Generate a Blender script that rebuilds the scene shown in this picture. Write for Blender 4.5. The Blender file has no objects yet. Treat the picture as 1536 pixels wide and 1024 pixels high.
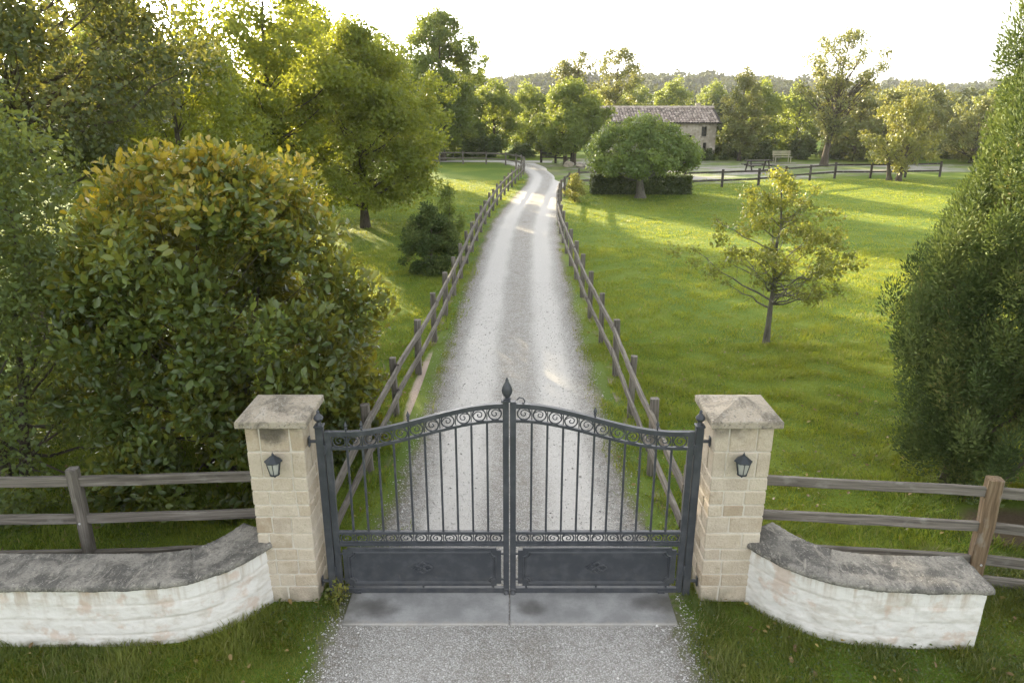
import bpy, math, random
import numpy as np
from mathutils import Vector, Matrix
PI = math.pi
rng = np.random.default_rng(7)
random.seed(7)
sc = bpy.context.scene
col = sc.collection

# ------------------------------------------------------------------ camera
H = 4.7; F = 1090.0; PITCH = math.atan((512 - 150) / F)
cd = bpy.data.cameras.new("camera"); cam = bpy.data.objects.new("camera", cd); col.objects.link(cam)
cam.location = (0, 0, H); cam.rotation_euler = (PI / 2 - PITCH, 0, 0)
cd.sensor_width = 36; cd.lens = 36 * F / 1536; cd.clip_start = 0.1; cd.clip_end = 5000
sc.camera = cam

# ------------------------------------------------------------------ light
SUN_EL = math.radians(11.5); SUN_AZ = math.radians(-28)      # azimuth from +Y, negative to the left
sdir = Vector((math.sin(SUN_AZ) * math.cos(SUN_EL), math.cos(SUN_AZ) * math.cos(SUN_EL), math.sin(SUN_EL)))
ld = bpy.data.lights.new("sun", 'SUN'); ld.energy = 4.3; ld.angle = math.radians(0.6); ld.color = (1.0, 0.83, 0.54)
lo = bpy.data.objects.new("sun", ld); col.objects.link(lo)
lo.rotation_euler = (-sdir).to_track_quat('-Z', 'Y').to_euler()
w = bpy.data.worlds.new("World"); sc.world = w; w.use_nodes = True
nt = w.node_tree; nt.nodes.clear()
sky = nt.nodes.new("ShaderNodeTexSky"); sky.sky_type = 'NISHITA'; sky.sun_disc = False
sky.sun_elevation = SUN_EL; sky.sun_rotation = SUN_AZ; sky.dust_density = 3.0; sky.air_density = 1.0; sky.ozone_density = 1.0
hs = nt.nodes.new("ShaderNodeHueSaturation"); hs.inputs['Saturation'].default_value = 0.15
bg = nt.nodes.new("ShaderNodeBackground"); bg.inputs['Strength'].default_value = 0.135
wo = nt.nodes.new("ShaderNodeOutputWorld")
nt.links.new(sky.outputs[0], hs.inputs['Color']); nt.links.new(hs.outputs[0], bg.inputs[0]); nt.links.new(bg.outputs[0], wo.inputs[0])
vs = sc.view_settings; vs.view_transform = 'Standard'; vs.look = 'None'; vs.gamma = 1.0; vs.exposure = 2.62; vs.use_curve_mapping = False
cy = sc.cycles
cy.max_bounces = 8; cy.diffuse_bounces = 4; cy.glossy_bounces = 2; cy.transmission_bounces = 6; cy.transparent_max_bounces = 8
cy.volume_bounces = 0; cy.use_denoising = True; cy.caustics_reflective = False; cy.caustics_refractive = False
cy.use_adaptive_sampling = True; cy.adaptive_threshold = 0.015

# ------------------------------------------------------------------ tagging
def tag(o, label=None, cat=None, group=None, kind=None):
    if label: o['label'] = label
    if cat: o['category'] = cat
    if group: o['group'] = group
    if kind: o['kind'] = kind
    return o
def empty(name, loc=(0, 0, 0), rz=0.0, scale=1.0):
    o = bpy.data.objects.new(name, None); col.objects.link(o)
    o.location = loc; o.rotation_euler = (0, 0, rz); o.empty_display_size = 0.2
    o.scale = (scale,) * 3 if not hasattr(scale, '__len__') else scale
    return o
def dup(root, loc, rz=0.0, scale=1.0):
    r = root.copy(); col.objects.link(r); r.location = loc; r.rotation_euler = (0, 0, rz)
    r.scale = (scale,) * 3 if not hasattr(scale, '__len__') else scale
    for ch in list(root.children):
        c = ch.copy(); col.objects.link(c); c.parent = r
        for g in list(ch.children):
            d = g.copy(); col.objects.link(d); d.parent = c
    return r

# ------------------------------------------------------------------ mesh helpers
def np_mesh(name, V, faces_by_n, mat, parent=None, attrs=None, smooth=False):
    """V (n,3); faces_by_n: list of int arrays (m,k)."""
    me = bpy.data.meshes.new(name)
    V = np.asarray(V, np.float32)
    me.vertices.add(len(V)); me.vertices.foreach_set("co", V.ravel())
    lv = np.concatenate([f.ravel() for f in faces_by_n]).astype(np.int32)
    tot = np.concatenate([np.full(len(f), f.shape[1], np.int32) for f in faces_by_n])
    st = np.concatenate([[0], np.cumsum(tot)[:-1]]).astype(np.int32)
    me.loops.add(len(lv)); me.loops.foreach_set("vertex_index", lv)
    me.polygons.add(len(tot)); me.polygons.foreach_set("loop_start", st); me.polygons.foreach_set("loop_total", tot)
    if smooth: me.polygons.foreach_set("use_smooth", np.ones(len(tot), bool))
    me.update(calc_edges=True)
    for k, a in (attrs or {}).items():
        a = np.asarray(a, np.float32)
        if a.ndim == 1:
            at = me.attributes.new(k, 'FLOAT', 'POINT'); at.data.foreach_set("value", a)
        else:
            at = me.attributes.new(k, 'FLOAT_VECTOR', 'POINT'); at.data.foreach_set("vector", a.ravel())
    if mat: me.materials.append(mat)
    o = bpy.data.objects.new(name, me); col.objects.link(o)
    if parent is not None: o.parent = parent
    return o

class MB:
    def __init__(s): s.V = []; s.F = []; s.L = []; s.R = []; s.n = 0
    def add(s, V, F, lc=None, rnd=None):
        V = [tuple(map(float, v)) for v in V]
        s.V += V; s.F += [tuple(i + s.n for i in f) for f in F]
        if lc is None: lc = V
        s.L += [tuple(map(float, l)) for l in lc]
        s.R += [random.random() if rnd is None else rnd] * len(V); s.n += len(V)
    def box(s, c, d, ch=0.0, jit=0.0, rnd=None):
        cx, cy_, cz = c; hx, hy, hz = d[0] / 2, d[1] / 2, d[2] / 2
        if ch <= 0:
            V = [(cx + a * hx, cy_ + b * hy, cz + e * hz) for a in (-1, 1) for b in (-1, 1) for e in (-1, 1)]
            s.add(V, [(0, 1, 3, 2), (4, 6, 7, 5), (0, 4, 5, 1), (2, 3, 7, 6), (0, 2, 6, 4), (1, 5, 7, 3)], rnd=rnd); return
        V = []; ix = {}
        for a in (-1, 1):
            for b in (-1, 1):
                for e in (-1, 1):
                    j = [random.uniform(-jit, jit) for _ in range(3)]
                    for ax in range(3):
                        p = [a * (hx - (ch if ax != 0 else 0)), b * (hy - (ch if ax != 1 else 0)), e * (hz - (ch if ax != 2 else 0))]
                        ix[(a, b, e, ax)] = len(V); V.append((cx + p[0] + j[0], cy_ + p[1] + j[1], cz + p[2] + j[2]))
        Fs = []
        for ax in range(3):
            o1, o2 = [k for k in range(3) if k != ax]
            for sg in (-1, 1):
                q = []
                for u, v in ((-1, -1), (1, -1), (1, 1), (-1, 1)):
                    t = [0, 0, 0]; t[ax] = sg; t[o1] = u; t[o2] = v; q.append(ix[(*t, ax)])
                Fs.append(tuple(q))
            for u in (-1, 1):
                for v in (-1, 1):
                    t0 = [0, 0, 0]; t1 = [0, 0, 0]; t0[ax] = -1; t1[ax] = 1; t0[o1] = t1[o1] = u; t0[o2] = t1[o2] = v
                    Fs.append((ix[(*t0, o1)], ix[(*t1, o1)], ix[(*t1, o2)], ix[(*t0, o2)]))
        for a in (-1, 1):
            for b in (-1, 1):
                for e in (-1, 1): Fs.append(tuple(ix[(a, b, e, k)] for k in range(3)))
        s.add(V, Fs, rnd=rnd)
    def tube(s, pts, rad, n=6, cap=True, lc_off=None, rnd=None, flat=None):
        """round tube; rad scalar or list."""
        P = [Vector(p) for p in pts]; m = len(P)
        R = [rad] * m if not hasattr(rad, '__len__') else rad
        t0 = (P[1] - P[0]).normalized(); ref = Vector((0, 0, 1)) if abs(t0.z) < .9 else Vector((1, 0, 0))
        u = t0.cross(ref).normalized(); V = []; L = []; run = 0; off = lc_off or (random.random() * 20, random.random() * 20, 0)
        for i in range(m):
            t = ((P[min(i + 1, m - 1)] - P[max(i - 1, 0)])).normalized()
            u = (u - t * u.dot(t)).normalized(); v = t.cross(u)
            if i: run += (P[i] - P[i - 1]).length
            for k in range(n):
                a = 2 * PI * k / n + (PI / n if n == 4 else 0); d = u * math.cos(a) + v * math.sin(a)
                V.append(P[i] + d * R[i]); L.append((off[0] + run, off[1] + math.cos(a) * R[i], off[2] + math.sin(a) * R[i]))
        Fs = [(i * n + k, i * n + (k + 1) % n, (i + 1) * n + (k + 1) % n, (i + 1) * n + k) for i in range(m - 1) for k in range(n)]
        if cap: Fs += [tuple(range(n))[::-1], tuple((m - 1) * n + k for k in range(n))]
        s.add(V, Fs, L, rnd)
    def beam(s, p0, p1, wd, ht, seg=1, rough=0.0, ch=0.006, rnd=None, up=(0, 0, 1), taper=None):
        """box beam p0->p1 with an eight-sided (chamfered) section."""
        p0, p1 = Vector(p0), Vector(p1); t = (p1 - p0); ln = t.length; t.normalize()
        up = Vector(up); u = t.cross(up).normalized(); v = u.cross(t).normalized()
        a, b = wd / 2, ht / 2
        sec = [(-a + ch, -b), (a - ch, -b), (a, -b + ch), (a, b - ch), (a - ch, b), (-a + ch, b), (-a, b - ch), (-a, -b + ch)]
        V = []; L = []; of = (random.random() * 50, random.random() * 50, random.random() * 50)
        for i in range(seg + 1):
            f = i / seg; c = p0 + t * ln * f; k = 1.0 if taper is None else taper[0] + (taper[1] - taper[0]) * f
            du, dv = random.uniform(-rough, rough), random.uniform(-rough, rough); g = 1 + random.uniform(-rough, rough) * 6
            for (x, y) in sec:
                jx, jy = random.uniform(-rough, rough) * .4, random.uniform(-rough, rough) * .4
                V.append(c + u * (x * k * g + du + jx) + v * (y * k * g + dv + jy)); L.append((of[0] + f * ln, of[1] + x, of[2] + y))
        Fs = [(i * 8 + k, i * 8 + (k + 1) % 8, (i + 1) * 8 + (k + 1) % 8, (i + 1) * 8 + k) for i in range(seg) for k in range(8)]
        Fs += [tuple(range(8))[::-1], tuple(seg * 8 + k for k in range(8))]
        s.add(V, Fs, L, rnd)
    def lathe(s, c, prof, n=12, rnd=None):
        V = []; m = len(prof)
        for (r, z) in prof:
            for k in range(n):
                a = 2 * PI * k / n; V.append((c[0] + r * math.cos(a), c[1] + r * math.sin(a), c[2] + z))
        Fs = [(i * n + k, i * n + (k + 1) % n, (i + 1) * n + (k + 1) % n, (i + 1) * n + k) for i in range(m - 1) for k in range(n)]
        Fs += [tuple(range(n))[::-1], tuple((m - 1) * n + k for k in range(n))]
        s.add(V, Fs, rnd=rnd)
    def prism_xz(s, poly, y0, y1, rnd=None):
        n = len(poly); V = [(x, y0, z) for x, z in poly] + [(x, y1, z) for x, z in poly]
        Fs = [tuple(range(n)), tuple(range(n, 2 * n))[::-1]] + [(i, i + n, (i + 1) % n + n, (i + 1) % n) for i in range(n)]
        s.add(V, Fs, rnd=rnd)
    def build(s, name, mat, parent=None, smooth=False, angle=None):
        me = bpy.data.meshes.new(name); me.from_pydata(s.V, [], s.F)
        a = me.attributes.new('lc', 'FLOAT_VECTOR', 'POINT'); a.data.foreach_set('vector', np.array(s.L, np.float32).ravel())
        a = me.attributes.new('rnd', 'FLOAT', 'POINT'); a.data.foreach_set('value', np.array(s.R, np.float32))
        import bmesh
        bm = bmesh.new(); bm.from_mesh(me); bmesh.ops.recalc_face_normals(bm, faces=bm.faces); bm.to_mesh(me); bm.free()
        if smooth:
            me.polygons.foreach_set('use_smooth', np.ones(len(me.polygons), bool))
            me.set_sharp_from_angle(angle=math.radians(angle or 40))
        me.materials.append(mat)
        o = bpy.data.objects.new(name, me); col.objects.link(o)
        if parent is not None: o.parent = parent
        return o

# ------------------------------------------------------------------ materials
class NT:
    def __init__(s, name):
        s.m = bpy.data.materials.new(name); s.m.use_nodes = True; s.t = s.m.node_tree; s.t.nodes.clear()
        s.out = s.n("ShaderNodeOutputMaterial")
    def n(s, ty, **kw):
        nd = s.t.nodes.new(ty)
        for k, v in kw.items(): setattr(nd, k, v)
        return nd
    def l(s, a, b): s.t.links.new(a, b)
    def val(s, sock, v):
        if hasattr(v, 'is_output'): s.l(v, sock)
        else: sock.default_value = v
    def attr(s, name, out='Vector'):
        a = s.n("ShaderNodeAttribute"); a.attribute_name = name; return a.outputs[out]
    def pos(s): return s.n("ShaderNodeNewGeometry").outputs['Position']
    def mapv(s, v, sc_=(1, 1, 1)):
        m = s.n("ShaderNodeMapping"); s.l(v, m.inputs[0]); m.inputs['Scale'].default_value = sc_; return m.outputs[0]
    def noise(s, v, scale, detail=4, rough=0.55, dist=0.0):
        n = s.n("ShaderNodeTexNoise"); s.l(v, n.inputs['Vector']); n.inputs['Scale'].default_value = scale
        n.inputs['Detail'].default_value = detail; n.inputs['Roughness'].default_value = rough; n.inputs['Distortion'].default_value = dist
        return n.outputs[0]
    def voro(s, v, scale, out='Distance', feature='F1'):
        n = s.n("ShaderNodeTexVoronoi"); n.feature = feature; s.l(v, n.inputs['Vector']); n.inputs['Scale'].default_value = scale; return n.outputs[out]
    def ramp(s, fac, stops, interp='LINEAR'):
        r = s.n("ShaderNodeValToRGB"); s.l(fac, r.inputs[0]); e = r.color_ramp.elements; r.color_ramp.interpolation = interp
        while len(e) < len(stops): e.new(0.5)
        for i, (p, c) in enumerate(stops):
            e[i].position = p; e[i].color = (*c, 1) if hasattr(c, '__len__') else (c, c, c, 1)
        return r.outputs[0]
    def mix(s, f, a, b, mode='MIX'):
        m = s.n("ShaderNodeMix", data_type='RGBA', blend_type=mode); s.val(m.inputs[0], f)
        for i, x in ((6, a), (7, b)):
            if hasattr(x, 'is_output'): s.l(x, m.inputs[i])
            else: m.inputs[i].default_value = (*x, 1) if hasattr(x, '__len__') else (x, x, x, 1)
        return m.outputs[2]
    def math(s, op, a, b=0.0, clamp=False):
        m = s.n("ShaderNodeMath", operation=op); m.use_clamp = clamp; s.val(m.inputs[0], a); s.val(m.inputs[1], b); return m.outputs[0]
    def sep(s, v):
        x = s.n("ShaderNodeSeparateXYZ"); s.l(v, x.inputs[0]); return x.outputs
    def smooth(s, v, a, b):
        m = s.n("ShaderNodeMapRange", interpolation_type='SMOOTHSTEP'); s.val(m.inputs[0], v)
        m.inputs[1].default_value = a; m.inputs[2].default_value = b; return m.outputs[0]
    def bump(s, h, st, dist=0.01, nrm=None):
        b = s.n("ShaderNodeBump"); s.l(h, b.inputs['Height']); b.inputs['Strength'].default_value = st; b.inputs['Distance'].default_value = dist
        if nrm: s.l(nrm, b.inputs['Normal'])
        return b.outputs[0]
    def bsdf(s, colr, rough=0.8, spec=0.3, normal=None, metal=0.0):
        b = s.n("ShaderNodeBsdfPrincipled")
        if hasattr(colr, 'is_output'): s.l(colr, b.inputs['Base Color'])
        else: b.inputs['Base Color'].default_value = (*colr, 1)
        s.val(b.inputs['Roughness'], rough); b.inputs['Specular IOR Level'].default_value = spec; b.inputs['Metallic'].default_value = metal
        if normal: s.l(normal, b.inputs['Normal'])
        return b.outputs[0]
    def done(s, sh): s.l(sh, s.out.inputs[0]); return s.m

def leaf_mat(name, stops, tcol, tfac=0.42, rough=0.5, spec=0.35):
    k = NT(name); r = k.attr('rnd', 'Fac')
    c = k.ramp(r, stops)
    pb = k.bsdf(c, rough, spec)
    tr = k.n("ShaderNodeBsdfTranslucent"); k.l(k.mix(0.55, c, tcol), tr.inputs[0])
    m = k.n("ShaderNodeMixShader"); m.inputs[0].default_value = tfac; k.l(pb, m.inputs[1]); k.l(tr.outputs[0], m.inputs[2])
    return k.done(m.outputs[0])

def wood_mat(name, a, b, c):
    k = NT(name); lc = k.attr('lc'); r = k.attr('rnd', 'Fac')
    g = k.noise(k.mapv(lc, (1.6, 38, 38)), 1.0, 5, 0.6, 0.4); f = k.noise(k.mapv(lc, (6, 160, 160)), 1.0, 3)
    bl = k.noise(k.mapv(lc, (5, 9, 9)), 1.0, 4)
    cc = k.ramp(g, [(0.3, a), (0.55, b), (0.75, c)])
    cc = k.mix(k.math('MULTIPLY', f, 0.5), cc, k.mix(0.55, cc, (0.02, 0.018, 0.015)))
    cc = k.mix(k.smooth(bl, 0.55, 0.75), cc, k.mix(0.5, cc, (0.30, 0.29, 0.26)))
    cc = k.mix(k.math('MULTIPLY', r, 0.45), cc, k.mix(0.5, cc, (0.05, 0.045, 0.04)))
    h = k.math('ADD', k.math('MULTIPLY', g, 0.7), k.math('MULTIPLY', f, 0.4))
    return k.done(k.bsdf(cc, 0.85, 0.2, k.bump(h, 0.6, 0.008)))

def bark_mat(name, a, b):
    k = NT(name); lc = k.attr('lc')
    g = k.noise(k.mapv(lc, (4, 30, 30)), 1.0, 5, 0.6, 0.5); p = k.noise(k.mapv(lc, (3, 8, 8)), 1.0, 3)
    cc = k.mix(k.smooth(p, 0.45, 0.7), k.ramp(g, [(0.3, a), (0.7, b)]), k.mix(0.5, b, (0.10, 0.11, 0.07)))
    return k.done(k.bsdf(cc, 0.9, 0.15, k.bump(g, 0.8, 0.02)))

M = {}
M['wood'] = wood_mat('weathered_wood', (0.075, 0.066, 0.056), (0.20, 0.18, 0.155), (0.33, 0.305, 0.27))
M['wood_brown'] = wood_mat('brown_wood', (0.085, 0.055, 0.032), (0.20, 0.14, 0.085), (0.30, 0.235, 0.16))
M['wood_dark'] = wood_mat('dark_wood', (0.022, 0.019, 0.017), (0.055, 0.048, 0.042), (0.11, 0.10, 0.09))
M['bark'] = bark_mat('bark', (0.035, 0.028, 0.022), (0.11, 0.09, 0.07))
M['bark_grey'] = bark_mat('grey_bark', (0.06, 0.055, 0.045), (0.18, 0.165, 0.14))

def stone_mat(name, stops, mott, sc1=7.0, stain=None, bumpd=0.012, rough=0.9, top=None):
    k = NT(name); lc = k.attr('lc'); r = k.attr('rnd', 'Fac'); P = k.pos()
    base = k.ramp(r, stops)
    n1 = k.noise(P, sc1, 6, 0.62); n2 = k.noise(P, sc1 * 9, 4, 0.65); n3 = k.noise(P, 2.3, 4)
    cc = k.mix(k.smooth(n1, 0.42, 0.68), base, k.mix(0.6, base, mott))
    cc = k.mix(k.math('MULTIPLY', k.smooth(n2, 0.5, 0.75), 0.45), cc, k.mix(0.6, cc, (0.06, 0.05, 0.04)))
    cc = k.mix(k.math('MULTIPLY', k.smooth(n3, 0.5, 0.7), 0.35), cc, k.mix(0.5, cc, (0.45, 0.38, 0.27)))
    if stain is not None:
        z = k.sep(P)[2]; s1 = k.smooth(z, stain[0], stain[1]); nn = k.smooth(k.noise(P, 3.4, 5, 0.6), 0.47, 0.66)
        cc = k.mix(k.math('MULTIPLY', k.math('MULTIPLY', s1, nn), 0.75), cc, (0.055, 0.05, 0.042))
        dx = k.math('DIVIDE', k.math('ADD', k.sep(P)[0], 2.19), 0.17); dz = k.math('DIVIDE', k.math('SUBTRACT', z, 1.86), 0.17)
        ee = k.math('ADD', k.math('ADD', k.math('MULTIPLY', dx, dx), k.math('MULTIPLY', dz, dz)), k.math('MULTIPLY', k.noise(P, 14, 5, .7), 1.1))
        cc = k.mix(k.math('MULTIPLY', k.math('SUBTRACT', 1.0, k.smooth(ee, 0.75, 1.7)), 0.8), cc, (0.07, 0.062, 0.05))
        s2 = k.math('SUBTRACT', 1.0, k.smooth(z, 0.0, 0.28)); n4 = k.smooth(k.noise(P, 6, 4), 0.35, 0.65)
        cc = k.mix(k.math('MULTIPLY', k.math('MULTIPLY', s2, n4), 0.6), cc, (0.09, 0.09, 0.05))
    h = k.math('ADD', n1, k.math('MULTIPLY', n2, 0.6))
    return k.done(k.bsdf(cc, rough, 0.2, k.bump(h, 1.0, bumpd * 1.5)))
M['sandstone'] = stone_mat('sandstone', [(0.0, (0.37, 0.295, 0.21)), (0.4, (0.465, 0.395, 0.305)), (0.75, (0.53, 0.465, 0.375)), (1.0, (0.42, 0.355, 0.28))], (0.60, 0.535, 0.44), 6, (1.70, 1.92))
M['mortar'] = stone_mat('mortar', [(0, (0.60, 0.56, 0.49)), (1, (0.62, 0.58, 0.51))], (0.5, 0.45, 0.38), 14, None, 0.006)
def coping_mat(name, pale, dark, amt):
    k = NT(name); P = k.pos()
    n1 = k.noise(P, 3.2, 6, 0.68, 0.6); n2 = k.noise(P, 42, 5, 0.7); n3 = k.noise(k.mapv(P, (14, 5, 14)), 1.0, 5, 0.7, 1.0)
    cc = k.mix(k.smooth(n1, amt, amt + 0.2), pale, dark)
    cc = k.mix(k.math('MULTIPLY', k.smooth(n3, 0.52, 0.66), 0.6), cc, (0.40, 0.37, 0.32))
    cc = k.mix(k.math('MULTIPLY', k.smooth(n2, 0.5, 0.68), 0.6), cc, (0.05, 0.047, 0.042))
    sp = k.smooth(k.voro(P, 34), 0.10, 0.05)
    cc = k.mix(k.math('MULTIPLY', k.math('SUBTRACT', 1.0, k.smooth(k.noise(P, 60, 2), 0.30, 0.36)), 0.7), cc, (0.45, 0.44, 0.40))
    h = k.math('ADD', n3, k.math('MULTIPLY', n2, 0.7))
    return k.done(k.bsdf(cc, 0.92, 0.2, k.bump(h, 0.8, 0.012)))
M['coping'] = coping_mat('lichened_stone', (0.27, 0.255, 0.225), (0.115, 0.11, 0.10), 0.40)
M['cap'] = coping_mat('cap_stone', (0.36, 0.315, 0.25), (0.17, 0.15, 0.12), 0.46)
def whitewash():
    k = NT('whitewash'); lc = k.attr('lc'); P = k.pos(); x, y, z = k.sep(P)
    n1 = k.noise(k.mapv(P, (1, 1, 2.2)), 5.0, 6, 0.65, 0.3); n2 = k.noise(P, 30, 5, 0.65); g = k.attr('rnd', 'Fac')
    streak = k.noise(k.mapv(P, (9, 9, 0.9)), 1.0, 4, 0.6)
    cc = k.mix(k.smooth(n1, 0.45, 0.72), (0.69, 0.675, 0.645), (0.55, 0.52, 0.47))
    topm = k.smooth(z, 0.30, 0.62)
    cc = k.mix(k.math('MULTIPLY', k.math('MULTIPLY', topm, k.smooth(streak, 0.46, 0.68)), 0.85), cc, (0.40, 0.32, 0.24))
    cc = k.mix(k.math('MULTIPLY', k.smooth(n2, 0.58, 0.72), 0.3), cc, (0.42, 0.36, 0.29))
    cc = k.mix(k.math('MULTIPLY', g, 0.6), cc, (0.40, 0.355, 0.29))
    pk = k.smooth(k.noise(P, 4.1, 4, 0.6), 0.54, 0.66)
    cc = k.mix(k.math('MULTIPLY', pk, 0.55), cc, (0.50, 0.36, 0.27))
    lowm = k.math('SUBTRACT', 1.0, k.smooth(z, 0.0, 0.14))
    cc = k.mix(k.math('MULTIPLY', lowm, k.math('MULTIPLY', k.smooth(n1, 0.35, 0.6), 0.6)), cc, (0.20, 0.19, 0.13))
    return k.done(k.bsdf(cc, 0.85, 0.25, k.bump(k.math('ADD', n1, k.math('MULTIPLY', n2, 0.5)), 0.5, 0.012)))
M['whitewash'] = whitewash()
def iron():
    k = NT('painted_iron'); P = k.pos(); n = k.noise(P, 9, 5, 0.6); n2 = k.noise(P, 130, 3, 0.6)
    cc = k.mix(k.smooth(n, 0.42, 0.7), (0.038, 0.042, 0.050), (0.060, 0.064, 0.073))
    cc = k.mix(k.math('MULTIPLY', k.smooth(k.noise(P, 24, 5, 0.7), 0.60, 0.74), 0.5), cc, (0.10, 0.095, 0.09))
    z = k.sep(P)[2]; du = k.math('MULTIPLY', k.math('SUBTRACT', 1.0, k.smooth(z, 0.05, 0.45)), k.smooth(k.noise(P, 7, 5, .7), .35, .7)); cc = k.mix(k.math('MULTIPLY', du, 0.22), cc, (0.16, 0.15, 0.13))
    cc = k.mix(k.math('MULTIPLY', k.smooth(k.noise(P, 38, 5, 0.75), 0.66, 0.72), 0.55), cc, (0.13, 0.075, 0.045))
    return k.done(k.bsdf(cc, k.ramp(n, [(0.3, 0.38), (0.7, 0.58)]), 0.45, k.bump(n2, 0.12, 0.002)))
M['iron'] = iron()
def flat(name, c, rough=0.6, spec=0.3, sc_=20, var=0.4):
    k = NT(name); n = k.noise(k.pos(), sc_, 4)
    return k.done(k.bsdf(k.mix(k.math('MULTIPLY', n, var), c, tuple(x * 0.4 for x in c)), rough, spec))
M['lampmetal'] = flat('lamp_metal', (0.035, 0.042, 0.050), 0.45, 0.4, 60)
M['bolt'] = flat('galvanised_steel', (0.45, 0.45, 0.44), 0.45, 0.5, 90)
M['dark'] = flat('dark_glass', (0.012, 0.013, 0.014), 0.25, 0.5)
k = NT('lamp_glass'); g_ = k.n("ShaderNodeBsdfPrincipled"); g_.inputs['Base Color'].default_value = (0.55, 0.56, 0.52, 1); g_.inputs['Roughness'].default_value = 0.25
g_.inputs['Alpha'].default_value = 0.55; M['glass'] = k.done(g_.outputs[0])
M['bulb'] = flat('bulb_glass', (0.75, 0.72, 0.62), 0.3, 0.5)

# ---- ground
def soilgrass(k, P):
    n1 = k.noise(P, 0.35, 4, 0.55); n2 = k.noise(P, 3.0, 5, 0.6); n3 = k.noise(P, 26, 4, 0.65)
    c = k.mix(k.smooth(n1, 0.38, 0.66), (0.095, 0.155, 0.020), (0.155, 0.205, 0.028))
    c = k.mix(k.math('MULTIPLY', k.smooth(n2, 0.45, 0.7), 0.5), c, (0.10, 0.145, 0.026))
    c = k.mix(k.math('MULTIPLY', k.smooth(n3, 0.45, 0.75), 0.5), c, (0.07, 0.105, 0.02))
    return c, n2, n3
def ground_mat():
    k = NT('lawn_ground'); P = k.pos(); c, n2, n3 = soilgrass(k, P); x, y, z = k.sep(P)
    # bare earth along the driveway fences
    ax = k.math('ABSOLUTE', k.math('SUBTRACT', x, 0.08)); d = k.math('ABSOLUTE', k.math('SUBTRACT', ax, 1.55))
    band = k.math('MULTIPLY', k.math('SUBTRACT', 1.0, k.smooth(d, 0.05, 0.32)), k.math('MULTIPLY', k.smooth(y, 5.5, 7), k.math('SUBTRACT', 1.0, k.smooth(y, 26, 34))))
    n4 = k.noise(P, 1.1, 4, 0.6)
    c = k.mix(k.math('MULTIPLY', band, k.smooth(n4, 0.47, 0.60)), c, k.mix(n3, (0.20, 0.165, 0.13), (0.34, 0.28, 0.235)))
    # pale bare patch by the left fence
    dx = k.math('DIVIDE', k.math('ADD', x, 1.52), 0.22); dy = k.math('DIVIDE', k.math('SUBTRACT', y, 11.6), 2.1)
    e = k.math('ADD', k.math('ADD', k.math('MULTIPLY', dx, dx), k.math('MULTIPLY', dy, dy)), k.math('MULTIPLY', n2, 1.0))
    c = k.mix(k.math('SUBTRACT', 1.0, k.smooth(e, 0.9, 1.7)), c, k.mix(n3, (0.36, 0.285, 0.235), (0.50, 0.41, 0.35)))
    # brown litter under the cypresses
    dx = k.math('DIVIDE', k.math('SUBTRACT', x, 5.9), 0.9); dy = k.math('DIVIDE', k.math('SUBTRACT', y, 7.3), 0.5)
    e = k.math('ADD', k.math('ADD', k.math('MULTIPLY', dx, dx), k.math('MULTIPLY', dy, dy)), k.math('MULTIPLY', n2, 1.0))
    c = k.mix(k.math('SUBTRACT', 1.0, k.smooth(e, 0.8, 1.6)), c, k.mix(n3, (0.075, 0.055, 0.035), (0.17, 0.13, 0.085)))
    far = k.smooth(y, 70, 160); c = k.mix(far, c, (0.05, 0.065, 0.02))
    return k.done(k.bsdf(c, 0.95, 0.1, k.bump(k.math('ADD', n2, n3), 0.8, 0.05)))
M['ground'] = ground_mat()
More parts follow.
